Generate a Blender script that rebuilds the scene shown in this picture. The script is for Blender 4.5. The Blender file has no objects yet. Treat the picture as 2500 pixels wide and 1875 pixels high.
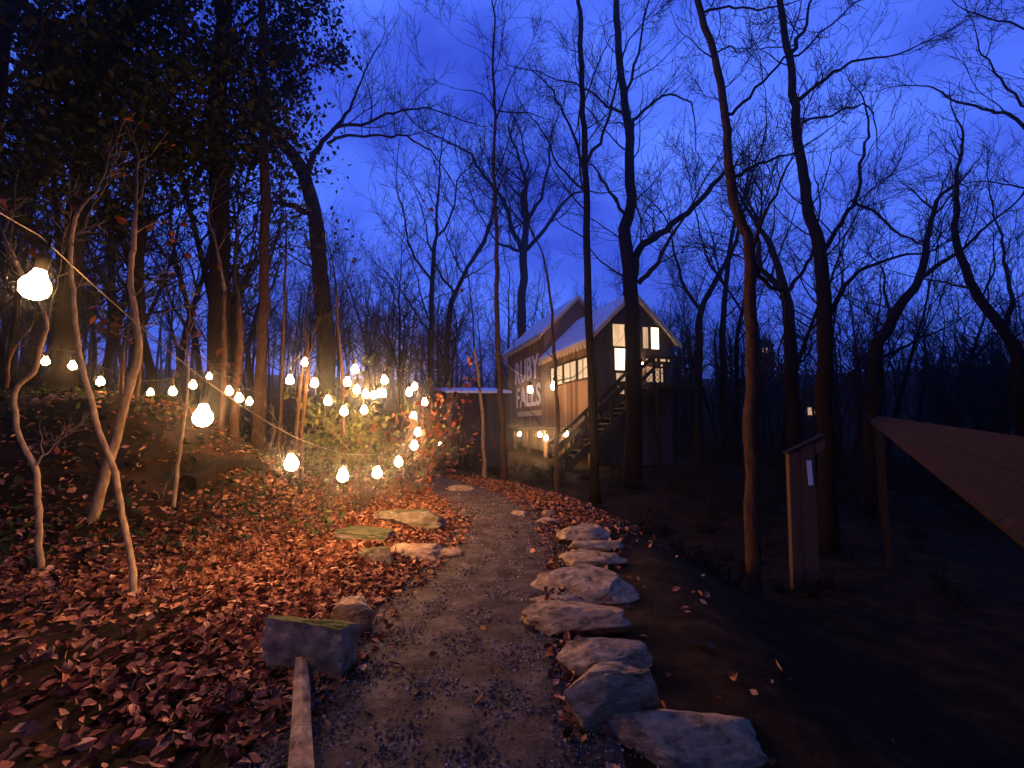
import bpy, bmesh, math, random
import numpy as np
from mathutils import Vector, Matrix, noise

# ------------------------------------------------------------------ camera, sky, exposure
SC = bpy.context.scene
F, CX, CY = 1150.0, 1250.0, 937.5          # focal length and centre, in photograph pixels
PITCH = math.radians(5.09)
EYE = 1.6
cam_d = bpy.data.cameras.new('camera'); cam = bpy.data.objects.new('camera', cam_d)
SC.collection.objects.link(cam); SC.camera = cam
cam.location = (0, 0, EYE); cam.rotation_euler = (math.radians(90) + PITCH, 0, 0)
cam_d.sensor_width = 36; cam_d.lens = 36 * F / 2500.0; cam_d.clip_end = 2000; cam_d.clip_start = 0.05

world = bpy.data.worlds.new('World'); SC.world = world; world.use_nodes = True
wn, wl = world.node_tree.nodes, world.node_tree.links
wn.clear()
wo = wn.new('ShaderNodeOutputWorld'); bg = wn.new('ShaderNodeBackground')
sky = wn.new('ShaderNodeTexSky'); sky.sky_type = 'NISHITA'; sky.sun_disc = False
sky.sun_elevation = math.radians(-4.0); sky.sun_rotation = math.radians(150)
sky.air_density = 1.2; sky.dust_density = 0.3; sky.ozone_density = 5.0
tc = wn.new('ShaderNodeTexCoord'); mp = wn.new('ShaderNodeMapping'); mp.inputs['Scale'].default_value = (1.3, 1.3, 2.6)
nz = wn.new('ShaderNodeTexNoise'); nz.inputs['Scale'].default_value = 2.3; nz.inputs['Detail'].default_value = 6; nz.inputs['Roughness'].default_value = 0.5
rp = wn.new('ShaderNodeValToRGB')
rp.color_ramp.elements[0].position = 0.3; rp.color_ramp.elements[0].color = (0.03, 0.066, 0.6, 1)
rp.color_ramp.elements[1].position = 0.64; rp.color_ramp.elements[1].color = (0.115, 0.25, 1.3, 1)
mx = wn.new('ShaderNodeMix'); mx.data_type = 'RGBA'; mx.blend_type = 'ADD'; mx.inputs[0].default_value = 1.0
sm = wn.new('ShaderNodeMix'); sm.data_type = 'RGBA'; sm.blend_type = 'MULTIPLY'; sm.inputs[0].default_value = 1.0
sm.inputs[7].default_value = (0.3, 0.5, 1.0, 1)
wl.new(tc.outputs['Generated'], mp.inputs[0]); wl.new(mp.outputs[0], nz.inputs['Vector']); wl.new(nz.outputs['Fac'], rp.inputs[0])
wl.new(sky.outputs[0], sm.inputs[6])
wl.new(rp.outputs[0], mx.inputs[6]); wl.new(sm.outputs[2], mx.inputs[7])
wl.new(mx.outputs[2], bg.inputs[0]); bg.inputs[1].default_value = 1.05
wl.new(bg.outputs[0], wo.inputs[0])

sun_d = bpy.data.lights.new('dusk_sun', 'SUN'); sun_d.energy = 0.01; sun_d.angle = math.radians(40); sun_d.color = (0.6, 0.7, 1)
sun = bpy.data.objects.new('dusk_sun', sun_d); SC.collection.objects.link(sun); sun.rotation_euler = (math.radians(50), 0, math.radians(150))
SC.view_settings.view_transform = 'Standard'; SC.view_settings.look = 'None'
SC.view_settings.exposure = 0.0; SC.view_settings.gamma = 1.0; SC.view_settings.use_curve_mapping = False
SC.render.engine = 'CYCLES'
cy = SC.cycles
cy.use_denoising = True; cy.sample_clamp_indirect = 2.0; cy.sample_clamp_direct = 0.0
cy.max_bounces = 4; cy.diffuse_bounces = 2; cy.glossy_bounces = 2; cy.transmission_bounces = 2; cy.volume_bounces = 0
cy.caustics_reflective = False; cy.caustics_refractive = False; cy.use_light_tree = True
BULB_STRENGTH = 270.0

# ------------------------------------------------------------------ pixel -> place
CP, SP = math.cos(PITCH), math.sin(PITCH)
def ray(px, py):
    a = (px - CX) / F; b = (CY - py) / F
    return Vector((a, CP - b * SP, SP + b * CP))
def at(px, py, Y):
    d = ray(px, py); t = Y / d.y
    return Vector((d.x * t, Y, EYE + d.z * t))
def sst(a, b, x):
    t = np.clip((x - a) / (b - a), 0, 1); return t * t * (3 - 2 * t)
PATH_Y = np.array([-6, 0, 2.3, 4.2, 6, 7.6, 9.5, 11.5, 13.5, 15, 17, 19])
PATH_X = np.array([-0.3, -0.36, -0.38, -0.33, -0.16, -0.12, -0.5, -1.35, -2.5, -3.4, -4.4, -5.2])
PATH_W = np.array([0.85, 0.85, 0.85, 0.86, 0.78, 0.74, 0.8, 0.95, 0.9, 0.8, 0.75, 0.7])
def terrain(x, y):
    x = np.asarray(x, float); y = np.asarray(y, float)
    pc = np.interp(y, PATH_Y, PATH_X); pw = np.interp(y, PATH_Y, PATH_W)
    dl = pc - pw - x; dr = x - pc - pw
    z = 0.012 * np.clip(y - 6, 0, 40)
    z = z + 0.10 * sst(0.0, 1.0, dl)
    z = z + 2.0 * sst(2.0, 6.3, dl) * sst(3.2, 8.2, y)
    z = z + 0.085 * np.clip(dl - 6, 0, 30) * sst(6, 14, y)
    z = z + 0.06 * np.clip(y - 24, 0, 60) * sst(0, -14, x)
    drop = 1.15 * sst(0.85, 3.8, dr) * (1 - 0.8 * sst(9, 17, y)) + 1.3 * sst(7, 20, x) * sst(0, 20, y)
    z = z - drop
    z = z + 9 * sst(42, 85, y) * sst(8, 22, x)
    z = z + 10 * sst(70, 190, np.hypot(x, y))
    near = sst(0.0, 0.6, np.maximum(dl, dr))
    n = (np.sin(x * 1.7 + 0.6 * np.sin(y * 1.3)) * np.sin(y * 1.9 + 0.8) * 0.035 + np.sin(x * 4.1 + y * 1.1) * np.sin(y * 3.7 - x) * 0.016
         + np.sin(x * 0.55 + 1.2) * np.sin(y * 0.43 + 0.4) * 0.10 * sst(2, 6, np.maximum(dl, dr)))
    return z + n * near
def tz(x, y): return float(terrain(x, y))
def ground(px, py, off=0.0):
    d = ray(px, py); t = 0.8
    for _ in range(900):
        p = Vector((0, 0, EYE)) + d * t
        if p.z <= tz(p.x, p.y) + off: break
        t += 0.03 + t * 0.002
    return p

# ------------------------------------------------------------------ helpers
C = SC.collection
def link(o, parent=None):
    C.objects.link(o)
    if parent is not None: o.parent = parent
    return o
def tag(o, label=None, cat=None, group=None, kind=None):
    if label: o['label'] = label
    if cat: o['category'] = cat
    if group: o['group'] = group
    if kind: o['kind'] = kind
    return o
def thing(name, label, cat, loc=(0, 0, 0), rz=0.0, group=None):
    o = bpy.data.objects.new(name, None); o.empty_display_size = 0.1
    link(o); o.location = loc; o.rotation_euler = (0, 0, rz)
    return tag(o, label, cat, group)
def mesh_np(name, V, faces, smooth=False):
    """V (n,3); faces: list of int arrays (m,k)"""
    me = bpy.data.meshes.new(name)
    V = np.asarray(V, np.float32).reshape(-1, 3)
    faces = [np.asarray(f, np.int32) for f in faces if len(f)]
    nl = sum(f.size for f in faces); npoly = sum(len(f) for f in faces)
    me.vertices.add(len(V)); me.vertices.foreach_set('co', V.ravel())
    me.loops.add(nl); me.loops.foreach_set('vertex_index', np.concatenate([f.ravel() for f in faces]))
    st = np.concatenate([np.full(len(f), f.shape[1], np.int32) for f in faces])
    me.polygons.add(npoly); me.polygons.foreach_set('loop_start', np.concatenate([[0], np.cumsum(st)[:-1]]).astype(np.int32))
    me.polygons.foreach_set('use_smooth', np.full(npoly, smooth))
    me.update(calc_edges=True)
    return me
def obj(name, me, mat, parent=None, loc=None):
    o = bpy.data.objects.new(name, me)
    if mat is not None and len(me.materials) == 0: me.materials.append(mat)
    link(o, parent)
    if loc is not None: o.location = loc
    return o
def bm_obj(name, bm, mat, parent=None, smooth=False, loc=None):
    me = bpy.data.meshes.new(name); bm.to_mesh(me); bm.free()
    if smooth:
        for p in me.polygons: p.use_smooth = True
    return obj(name, me, mat, parent, loc)
BOXF = np.array([[0, 3, 2, 1], [4, 5, 6, 7], [0, 1, 5, 4], [1, 2, 6, 5], [2, 3, 7, 6], [3, 0, 4, 7]])
class MB:
    """collects boxes and tubes into one mesh"""
    def __init__(s): s.v = []; s.q = []; s.t = []; s.n = 0
    def add(s, V, q=None, t=None):
        V = np.asarray(V, float).reshape(-1, 3); s.v.append(V)
        if q is not None and len(q): s.q.append(np.asarray(q) + s.n)
        if t is not None and len(t): s.t.append(np.asarray(t) + s.n)
        s.n += len(V); return s
    def frame_box(s, o, ax, ay, az):
        """box from corner o along three edge vectors"""
        o, ax, ay, az = [np.array(k, float) for k in (o, ax, ay, az)]
        return s.add([o, o + ax, o + ax + ay, o + ay, o + az, o + ax + az, o + ax + ay + az, o + ay + az], BOXF)
    def bar(s, p, q, w, h, up=(0, 0, 1)):
        p = Vector(p); q = Vector(q); d = (q - p).normalized(); u = Vector(up)
        sd = d.cross(u).normalized() * w; u2 = sd.cross(d).normalized() * h
        return s.frame_box(p - sd / 2 - u2 / 2, q - p, sd, u2)
    def tube(s, pts, rad, n=10, seed=0, rough=0.0, cap=True):
        P = np.array([tuple(p) for p in pts], float); R = np.asarray(rad, float); m = len(P)
        T = np.gradient(P, axis=0); T /= np.linalg.norm(T, axis=1)[:, None] + 1e-9
        ref = np.array([0.3, 1.0, 0.1]) if abs(T[0][1]) < 0.9 else np.array([1.0, 0.1, 0.0])
        rs = np.random.RandomState(seed); ang = np.linspace(0, 2 * math.pi, n, endpoint=False)
        V = []
        ridge = 1 + rough * rs.randn(n)
        for i in range(m):
            a = np.cross(T[i], ref); a /= np.linalg.norm(a) + 1e-9; b = np.cross(T[i], a)
            k = ridge * (1 + rough * 0.6 * rs.randn(n))
            V.append(P[i] + R[i] * k[:, None] * (np.cos(ang)[:, None] * a + np.sin(ang)[:, None] * b))
        V = np.concatenate(V); q = []
        for i in range(m - 1):
            for j in range(n):
                q.append([i * n + j, i * n + (j + 1) % n, (i + 1) * n + (j + 1) % n, (i + 1) * n + j])
        t = []
        if cap:
            V = np.concatenate([V, P[:1], P[-1:]])
            for j in range(n):
                t.append([m * n, (j + 1) % n, j]); t.append([m * n + 1, (m - 1) * n + j, (m - 1) * n + (j + 1) % n])
        return s.add(V, q, t)
    def mesh(s, name, smooth=False):
        fs = []
        if s.q: fs.append(np.concatenate(s.q))
        if s.t: fs.append(np.concatenate(s.t))
        return mesh_np(name, np.concatenate(s.v), fs, smooth)
    def build(s, name, mat, parent=None, smooth=False): return obj(name, s.mesh(name, smooth), mat, parent)
def seg_mesh(name, segs, smooth=True):
    """segs: (n,8) p0 p1 r0 r1 -> prisms, more sides for the thick ones"""
    S = np.asarray(segs, float); V = []; Q = []; off = 0
    for lo, hi, n in ((0, 0.012, 3), (0.012, 0.04, 5), (0.04, 9, 8)):
        k = S[(S[:, 6] >= lo) & (S[:, 6] < hi)]
        if not len(k): continue
        p0, p1, r0, r1 = k[:, :3], k[:, 3:6], k[:, 6], k[:, 7]
        d = p1 - p0; L = np.linalg.norm(d, axis=1) + 1e-9; d = d / L[:, None]
        p1 = p1 + d * (r1 * 0.35)[:, None]; p0 = p0 - d * (r0 * 0.35)[:, None]
        ref = np.where(np.abs(d[:, 2:3]) < 0.9, np.array([[0, 0, 1.0]]), np.array([[1.0, 0, 0]]))
        a = np.cross(d, ref); a /= np.linalg.norm(a, axis=1)[:, None]; b = np.cross(d, a)
        ang = np.linspace(0, 2 * math.pi, n, endpoint=False)
        ca, sa = np.cos(ang), np.sin(ang)
        ring = ca[None, :, None] * a[:, None] + sa[None, :, None] * b[:, None]
        A = p0[:, None] + ring * r0[:, None, None]; B = p1[:, None] + ring * r1[:, None, None]
        V.append(np.concatenate([A, B], 1).reshape(-1, 3))
        base = off + np.arange(len(k))[:, None] * 2 * n; j = np.arange(n)[None]; j2 = (j + 1) % n
        Q.append(np.stack([base + j, base + j2, base + n + j2, base + n + j], -1).reshape(-1, 4))
        off += len(k) * 2 * n
    return mesh_np(name, np.concatenate(V), [np.concatenate(Q)], smooth)
def leaf_mesh(name, P, size, rs, flat=0.0, aspect=0.55):
    """folded pointed leaves (6 verts, 4 tris) at P"""
    n = len(P)
    d = rs.randn(n, 3); d[:, 2] *= (1 - flat); d /= np.linalg.norm(d, axis=1)[:, None]
    u = rs.randn(n, 3) * (1 - flat * 0.75) + np.array([0, 0, flat * 1.6]); s = np.cross(d, u); s /= np.linalg.norm(s, axis=1)[:, None]; u = np.cross(s, d)
    L = (size * (0.6 + 0.8 * rs.rand(n)))[:, None]; W = L * aspect * (0.7 + 0.6 * rs.rand(n))[:, None]
    cv = (rs.rand(n)[:, None] * 0.5 - 0.1) * L; fo = (0.05 + rs.rand(n)[:, None] * 0.35) * W
    V = np.stack([P - d * L / 2, P - d * L * 0.12 + s * W / 2 + u * fo, P + d * L * 0.16 + s * W * 0.42 + u * (fo + cv * 0.2),
                  P + d * L / 2 + u * cv * 0.6, P + d * L * 0.16 - s * W * 0.42 + u * (fo + cv * 0.2), P - d * L * 0.12 - s * W / 2 + u * fo], 1)
    b = np.arange(n)[:, None] * 6
    Q = np.concatenate([b + np.array([[0, 1, 2, 3]]), b + np.array([[0, 3, 4, 5]])])
    return mesh_np(name, V.reshape(-1, 3), [Q])

# ------------------------------------------------------------------ materials
MATS = {}
def mat(name, cols, scale=6.0, rough=0.85, bump=0.3, detail=6, stretch=(1, 1, 1), rand=None, metal=0.0, spec=0.04, bdist=0.02, pos=(0.35, 0.68), moss=None):
    """noise-mixed base colour with bump; rand: 'island'/'object' adds per-piece colour choice"""
    m = bpy.data.materials.new(name); m.use_nodes = True; N = m.node_tree.nodes; K = m.node_tree.links
    b = N['Principled BSDF']; b.inputs['Roughness'].default_value = rough; b.inputs['Metallic'].default_value = metal
    b.inputs['Specular IOR Level'].default_value = spec
    t = N.new('ShaderNodeTexCoord'); mpp = N.new('ShaderNodeMapping'); mpp.inputs['Scale'].default_value = stretch
    n = N.new('ShaderNodeTexNoise'); n.inputs['Scale'].default_value = scale; n.inputs['Detail'].default_value = detail; n.inputs['Roughness'].default_value = 0.62
    K.new(t.outputs['Object'], mpp.inputs[0]); K.new(mpp.outputs[0], n.inputs['Vector'])
    r = N.new('ShaderNodeValToRGB'); e = r.color_ramp.elements
    e[0].position, e[1].position = pos; e[0].color = (*cols[0], 1); e[1].color = (*cols[-1], 1)
    for i, c in enumerate(cols[1:-1]):
        x = e.new(pos[0] + (pos[1] - pos[0]) * (i + 1) / (len(cols) - 1)); x.color = (*c, 1)
    if rand:
        if rand == 'island': g = N.new('ShaderNodeNewGeometry'); src = g.outputs['Random Per Island']
        else: g = N.new('ShaderNodeObjectInfo'); src = g.outputs['Random']
        ma = N.new('ShaderNodeMath'); ma.operation = 'MULTIPLY_ADD'; ma.inputs[1].default_value = 0.3; ma.inputs[2].default_value = -0.15
        K.new(n.outputs['Fac'], ma.inputs[0])
        ad = N.new('ShaderNodeMath'); ad.operation = 'ADD'; K.new(src, ad.inputs[0]); K.new(ma.outputs[0], ad.inputs[1])
        K.new(ad.outputs[0], r.inputs[0]); e[0].position = 0.02; e[len(e) - 1].position = 0.98
        k = len(e)
        for i in range(1, k - 1): e[i].position = 0.02 + 0.96 * i / (k - 1)
    else: K.new(n.outputs['Fac'], r.inputs[0])
    if moss:                                                        # moss grows on upward faces
        g2 = N.new('ShaderNodeNewGeometry'); sx = N.new('ShaderNodeSeparateXYZ'); K.new(g2.outputs['Normal'], sx.inputs[0])
        a2 = N.new('ShaderNodeMath'); a2.operation = 'ADD'; K.new(sx.outputs['Z'], a2.inputs[0]); K.new(n.outputs['Fac'], a2.inputs[1])
        mr = N.new('ShaderNodeMapRange'); mr.inputs[1].default_value = 1.05; mr.inputs[2].default_value = 1.35; K.new(a2.outputs[0], mr.inputs[0])
        mm = N.new('ShaderNodeMix'); mm.data_type = 'RGBA'; K.new(mr.outputs[0], mm.inputs[0]); K.new(r.outputs[0], mm.inputs[6]); mm.inputs[7].default_value = (*moss, 1)
        K.new(mm.outputs[2], b.inputs['Base Color'])
    else: K.new(r.outputs[0], b.inputs['Base Color'])
    if bump:
        bp = N.new('ShaderNodeBump'); bp.inputs['Strength'].default_value = bump; bp.inputs['Distance'].default_value = bdist
        K.new(n.outputs['Fac'], bp.inputs['Height']); K.new(bp.outputs[0], b.inputs['Normal'])
    MATS[name] = m; return m
def emit(name, col, strength, fold=0.0, fscale=6.0):
    m = bpy.data.materials.new(name); m.use_nodes = True; N = m.node_tree.nodes; K = m.node_tree.links; N.clear()
    o = N.new('ShaderNodeOutputMaterial'); e = N.new('ShaderNodeEmission'); e.inputs[0].default_value = (*col, 1); e.inputs[1].default_value = strength
    if fold:
        t = N.new('ShaderNodeTexCoord'); mpp = N.new('ShaderNodeMapping'); mpp.inputs['Scale'].default_value = (1, 1, 0.12)
        n = N.new('ShaderNodeTexNoise'); n.inputs['Scale'].default_value = fscale; n.inputs['Detail'].default_value = 2
        r = N.new('ShaderNodeMapRange'); r.inputs[1].default_value = 0.3; r.inputs[2].default_value = 0.7; r.inputs[3].default_value = strength * (1 - fold); r.inputs[4].default_value = strength * (1 + fold * 0.3)
        K.new(t.outputs['Object'], mpp.inputs[0]); K.new(mpp.outputs[0], n.inputs['Vector']); K.new(n.outputs['Fac'], r.inputs[0]); K.new(r.outputs[0], e.inputs[1])
    K.new(e.outputs[0], o.inputs[0]); return m
M_soil = mat('forest_soil', [(0.010, 0.006, 0.002), (0.022, 0.011, 0.0035), (0.046, 0.022, 0.007)], 3.2, bump=0.6, bdist=0.06, detail=9)
M_path = mat('gravel_path', [(0.04, 0.026, 0.017), (0.066, 0.045, 0.03), (0.13, 0.09, 0.064)], 4.5, bump=1.0, bdist=0.05, detail=12)
M_grit = mat('grit', [(0.03, 0.02, 0.013), (0.06, 0.042, 0.028), (0.09, 0.065, 0.045), (0.14, 0.10, 0.075), (0.36, 0.28, 0.22)], 20, bump=0.2, rand='island')
M_leaf = mat('leaf_litter', [(0.03, 0.008, 0.005), (0.16, 0.045, 0.02), (0.34, 0.12, 0.055), (0.06, 0.018, 0.009), (0.44, 0.185, 0.08), (0.10, 0.03, 0.014), (0.56, 0.28, 0.13)], 25, bump=0.2, rand='island', spec=0.08)
M_leaf1 = mat('leaf_single', [(0.06, 0.018, 0.008), (0.16, 0.052, 0.022), (0.26, 0.095, 0.042), (0.34, 0.14, 0.06), (0.15, 0.055, 0.024), (0.48, 0.24, 0.11)], 25, bump=0.2, rand='object', spec=0.08)
M_rust = mat('rust_leaf', [(0.07, 0.014, 0.007), (0.13, 0.03, 0.014), (0.22, 0.07, 0.03)], 20, bump=0.1, rand='island')
M_green = mat('green_leaf', [(0.03, 0.05, 0.012), (0.07, 0.09, 0.02), (0.13, 0.12, 0.03)], 20, bump=0.1, rand='island')
M_pine = mat('evergreen_leaf', [(0.012, 0.02, 0.008), (0.025, 0.034, 0.012), (0.05, 0.04, 0.015)], 20, bump=0.1, rand='island')
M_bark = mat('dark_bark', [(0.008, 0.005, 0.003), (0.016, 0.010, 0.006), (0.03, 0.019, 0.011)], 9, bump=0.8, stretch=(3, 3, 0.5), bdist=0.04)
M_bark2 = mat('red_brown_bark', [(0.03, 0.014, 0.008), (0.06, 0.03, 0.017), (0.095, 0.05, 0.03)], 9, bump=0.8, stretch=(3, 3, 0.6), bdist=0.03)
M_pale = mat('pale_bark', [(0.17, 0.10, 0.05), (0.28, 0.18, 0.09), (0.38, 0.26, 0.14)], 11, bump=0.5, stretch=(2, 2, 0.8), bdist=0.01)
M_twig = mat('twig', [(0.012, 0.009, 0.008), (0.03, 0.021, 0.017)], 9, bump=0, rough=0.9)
M_twig2 = mat('lit_twig', [(0.09, 0.06, 0.04), (0.18, 0.13, 0.09)], 9, bump=0, rough=0.9)  # paler copy of the twig colour, with the bulbs' light put in
M_stone = mat('edging_sandstone', [(0.13, 0.075, 0.034), (0.29, 0.18, 0.085), (0.37, 0.24, 0.12), (0.5, 0.34, 0.185)], 9, bump=1.0, bdist=0.05, detail=12, stretch=(1, 1, 2.2))
M_moss = mat('mossy_stone', [(0.13, 0.095, 0.05), (0.28, 0.215, 0.12), (0.38, 0.3, 0.18)], 6.5, bump=0.9, bdist=0.04, detail=9, moss=(0.045, 0.048, 0.014))
M_wood = mat('weathered_board', [(0.10, 0.058, 0.034), (0.18, 0.11, 0.068), (0.25, 0.165, 0.11)], 7, bump=0.4, stretch=(6, 6, 0.4), rand='object')
M_post = mat('orange_brown_board', [(0.11, 0.058, 0.027), (0.18, 0.098, 0.048), (0.24, 0.135, 0.07)], 7, bump=0.4, stretch=(6, 6, 0.5), rand='object')
M_dkwood = mat('dark_timber', [(0.02, 0.014, 0.011), (0.04, 0.028, 0.022)], 8, bump=0.3, stretch=(5, 5, 0.6))
M_rail = mat('red_brown_rail', [(0.021, 0.010, 0.004), (0.032, 0.016, 0.007), (0.044, 0.023, 0.010)], 9, bump=0.5, stretch=(1.5, 6, 6))
M_shadow = mat('grey_board', [(0.035, 0.03, 0.03), (0.07, 0.06, 0.058)], 6, bump=0.4, stretch=(5, 5, 0.4), rand='object')  # darker boards for the unlit faces; their shade is put into the colour
M_trim = mat('eave_trim', [(0.5, 0.38, 0.2), (0.65, 0.52, 0.3)], 6, bump=0.2)
M_white = mat('white_paint', [(0.5, 0.46, 0.43), (0.85, 0.8, 0.76)], 9, bump=0.15, stretch=(4, 4, 0.5), pos=(0.22, 0.42))
M_metal = mat('roof_metal', [(0.68, 0.7, 0.74), (0.8, 0.82, 0.86)], 3, rough=0.3, bump=0.03, metal=0.0, spec=0.6)
M_socket = mat('black_socket', [(0.015, 0.012, 0.01), (0.03, 0.024, 0.02)], 10, rough=0.5, bump=0)
M_cable = mat('cable_sheath', [(0.16, 0.12, 0.085), (0.24, 0.18, 0.13)], 30, rough=0.6, bump=0.1)
M_bulb = emit('bulb_glow', (1.0, 0.54, 0.23), BULB_STRENGTH)
M_bulbn = emit('bulb_glow_near', (1.0, 0.54, 0.23), BULB_STRENGTH * 0.22)
M_bulbd = emit('bulb_glow_far', (1.0, 0.52, 0.2), BULB_STRENGTH * 0.5)
M_bulbc = emit('bulb_glow_cabin', (1.0, 0.54, 0.23), BULB_STRENGTH * 1.9)
M_pane = emit('lit_curtain_pane', (1.0, 0.62, 0.34), 1.15, 0.35, 5)
M_panew = emit('lit_bright_pane', (1.0, 0.78, 0.52), 2.6, 0.15, 4)
M_paned = emit('lit_dim_pane', (1.0, 0.6, 0.36), 0.75, 0.4, 6)

# ------------------------------------------------------------------ ground and path
def axis(lo, a, b, hi, fine, k):
    mid = np.arange(a, b, fine)
    left = a - np.geomspace(fine, a - lo, k)[::-1]; right = b + np.geomspace(fine, hi - b, k)
    return np.concatenate([left, mid, [b], right])
gx = axis(-420, -9, 7, 420, 0.11, 60); gy = axis(-60, -0.5, 15, 420, 0.11, 70)
X, Y = np.meshgrid(gx, gy); Z = terrain(X, Y)
inside = np.abs(X - np.interp(Y, PATH_Y, PATH_X)) < np.interp(Y, PATH_Y, PATH_W) - 0.25
Z = Z - 0.05 * (inside & (Y < 19) & (Y > -5))
nx, ny = len(gx), len(gy)
ii = (np.arange(ny - 1)[:, None] * nx + np.arange(nx - 1)[None]).ravel()
g_ob = obj('ground', mesh_np('ground', np.stack([X, Y, Z], -1).reshape(-1, 3), [np.stack([ii, ii + 1, ii + nx + 1, ii + nx], -1)], True), M_soil)
tag(g_ob, 'leaf strewn brown forest floor sloping up to the left', 'ground', kind='structure')
py_ = np.arange(-5, 18.5, 0.09); us = np.linspace(-1, 1, 25)
pcx = np.interp(py_, PATH_Y, PATH_X); pwx = np.interp(py_, PATH_Y, PATH_W)
edge = 1 + 0.07 * np.sin(py_ * 3.1) + 0.05 * np.sin(py_ * 7.7 + 1)
PX = pcx[:, None] + us[None] * (pwx * edge)[:, None]; PY = np.repeat(py_[:, None], 25, 1)
PZ = terrain(PX, PY) + 0.022 * (1 - us[None] ** 6) + 0.008 * np.sin(PX * 9 + PY * 4) * np.sin(PY * 7 - PX * 5) - 0.012 * (np.abs(us[None]) > 0.99)
ii = (np.arange(len(py_) - 1)[:, None] * 25 + np.arange(24)[None]).ravel()
p_ob = obj('path', mesh_np('path', np.stack([PX, PY, PZ], -1).reshape(-1, 3), [np.stack([ii, ii + 1, ii + 26, ii + 25], -1)], True), M_path)
tag(p_ob, 'grey gravel footpath winding towards the string lights', 'path', kind='structure')
rs = np.random.RandomState(3)
n = 30000
gy_ = 1.6 + 11 * rs.rand(n) ** 1.6; gu = np.clip(rs.uniform(-1.08, 1.08, n) + 0.1 * rs.randn(n), -1.25, 1.25)
gxx = np.interp(gy_, PATH_Y, PATH_X) + gu * np.interp(gy_, PATH_Y, PATH_W)
sz = 0.005 + 0.007 * rs.rand(n) ** 2 + 0.008 * (rs.rand(n) > 0.99)
cen = np.stack([gxx, gy_, terrain(gxx, gy_) + 0.018 + sz * 0.3], -1)
oct_ = np.array([[1, 0, 0], [0, 1, 0], [-1, 0, 0], [0, -1, 0], [0, 0, 0.8], [0, 0, -0.8]], float)
V = cen[:, None] + oct_[None] * sz[:, None, None] * (0.6 + 0.9 * rs.rand(n, 6, 3))
T8 = np.array([[0, 1, 4], [1, 2, 4], [2, 3, 4], [3, 0, 4], [1, 0, 5], [2, 1, 5], [3, 2, 5], [0, 3, 5]])
tag(obj('gravel', mesh_np('gravel', V.reshape(-1, 3), [(np.arange(n)[:, None, None] * 6 + T8[None]).reshape(-1, 3)]), M_grit, p_ob), kind='stuff')

# leaf litter: loose leaves as one mass, the nearest three hundred as single leaves
def litter(n, xr, yr, seed, dens):
    r_ = np.random.RandomState(seed); x = xr[0] + (xr[1] - xr[0]) * r_.rand(n); y = yr[0] + (yr[1] - yr[0]) * r_.rand(n) ** 1.3
    keep = dens(x, y) > r_.rand(n)
    return x[keep], y[keep]
def dens(x, y):
    pc = np.interp(y, PATH_Y, PATH_X); pw = np.interp(y, PATH_Y, PATH_W); d = np.abs(x - pc) - pw
    patch = 0.55 + 0.45 * np.sin(x * 1.3 + 2) * np.sin(y * 1.1 + x * 0.4)
    patch = patch * (1 - 0.93 * sst(2.6, 4.2, pc - x - pw) * sst(4.2, 6.0, y)) ; bank = 1 - 0.9 * sst(2.4, 4.0, pc - x - pw) * sst(4.2, 6.0, y)
    bank = bank * (1 - 0.8 * sst(-1.7, -2.9, x) * sst(5.0, 3.6, y)) * (1 - 0.8 * sst(3.0, 2.3, y))
    return bank * np.where(d > 0, np.where(x > pc, 0.75 * (1 - sst(0.3, 2.0, d)) * (1 - 0.985 * sst(10, 6, y)), 1.0), np.where(d > -0.25, 0.22, 0.008)) * (0.5 + 0.5 * patch)
x1, y1 = litter(150000, (-7.5, 3.0), (1.6, 14), 5, dens)
x2, y2 = litter(9000, (-22, 14), (14, 34), 6, dens)
xx, yy = np.concatenate([x1, x2]), np.concatenate([y1, y2])
rs = np.random.RandomState(8)
P = np.stack([xx, yy, terrain(xx, yy) + 0.012 + 0.03 * rs.rand(len(xx))], -1)
tag(obj('leaf_litter', leaf_mesh('leaf_litter', P, np.where(yy > 14, 0.13, 0.074), rs, flat=0.55, aspect=0.62), M_leaf, g_ob), kind='stuff')
n = 9000; x3 = -2.5 - 13 * rs.rand(n); y3 = 4.5 + 14 * rs.rand(n); pl = np.interp(y3, PATH_Y, PATH_X) - np.interp(y3, PATH_Y, PATH_W) - x3
k3 = (sst(1.6, 3.4, pl) > rs.rand(n)) & (0.5 + 0.5 * np.sin(x3 * 2.1 + y3) * np.sin(y3 * 1.7 - x3) + 0.35 > rs.rand(n)); x3, y3 = x3[k3], y3[k3]
P = np.stack([x3, y3, terrain(x3, y3) + 0.02 + 0.10 * rs.rand(len(x3))], -1)
tag(obj('ground_cover', leaf_mesh('ground_cover', P, np.full(len(x3), 0.12), rs, flat=0.35, aspect=0.5), M_pine, g_ob), kind='stuff')
protos = []
for k in range(7):
    r_ = np.random.RandomState(100 + k); nseg = 6
    L, W = 0.040 + 0.02 * r_.rand(), 0.020 + 0.012 * r_.rand(); c1, c2 = 0.015 + 0.03 * r_.rand(), 0.012 + 0.02 * r_.rand()
    V = []; Q = []
    for i in range(nseg + 1):
        t = i / nseg; w = W * math.sin(math.pi * min(0.97, t * 0.92 + 0.05)) ** 0.7 * (1 + 0.25 * math.sin(i * 2.6 + k)); zc = c1 * (2 * t - 1) ** 2 + 0.01 * r_.randn() * 0.3
        for s in (-1, 0, 1): V.append(((t - 0.5) * 2 * L, s * w, zc + abs(s) * c2))
    for i in range(nseg):
        for j in range(2): a = i * 3 + j; Q.append([a, a + 1, a + 4, a + 3])
    protos.append(mesh_np('leaf', V, [np.array(Q)])); protos[-1].materials.append(M_leaf1)
r_ = random.Random(12); cnt = 0
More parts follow.
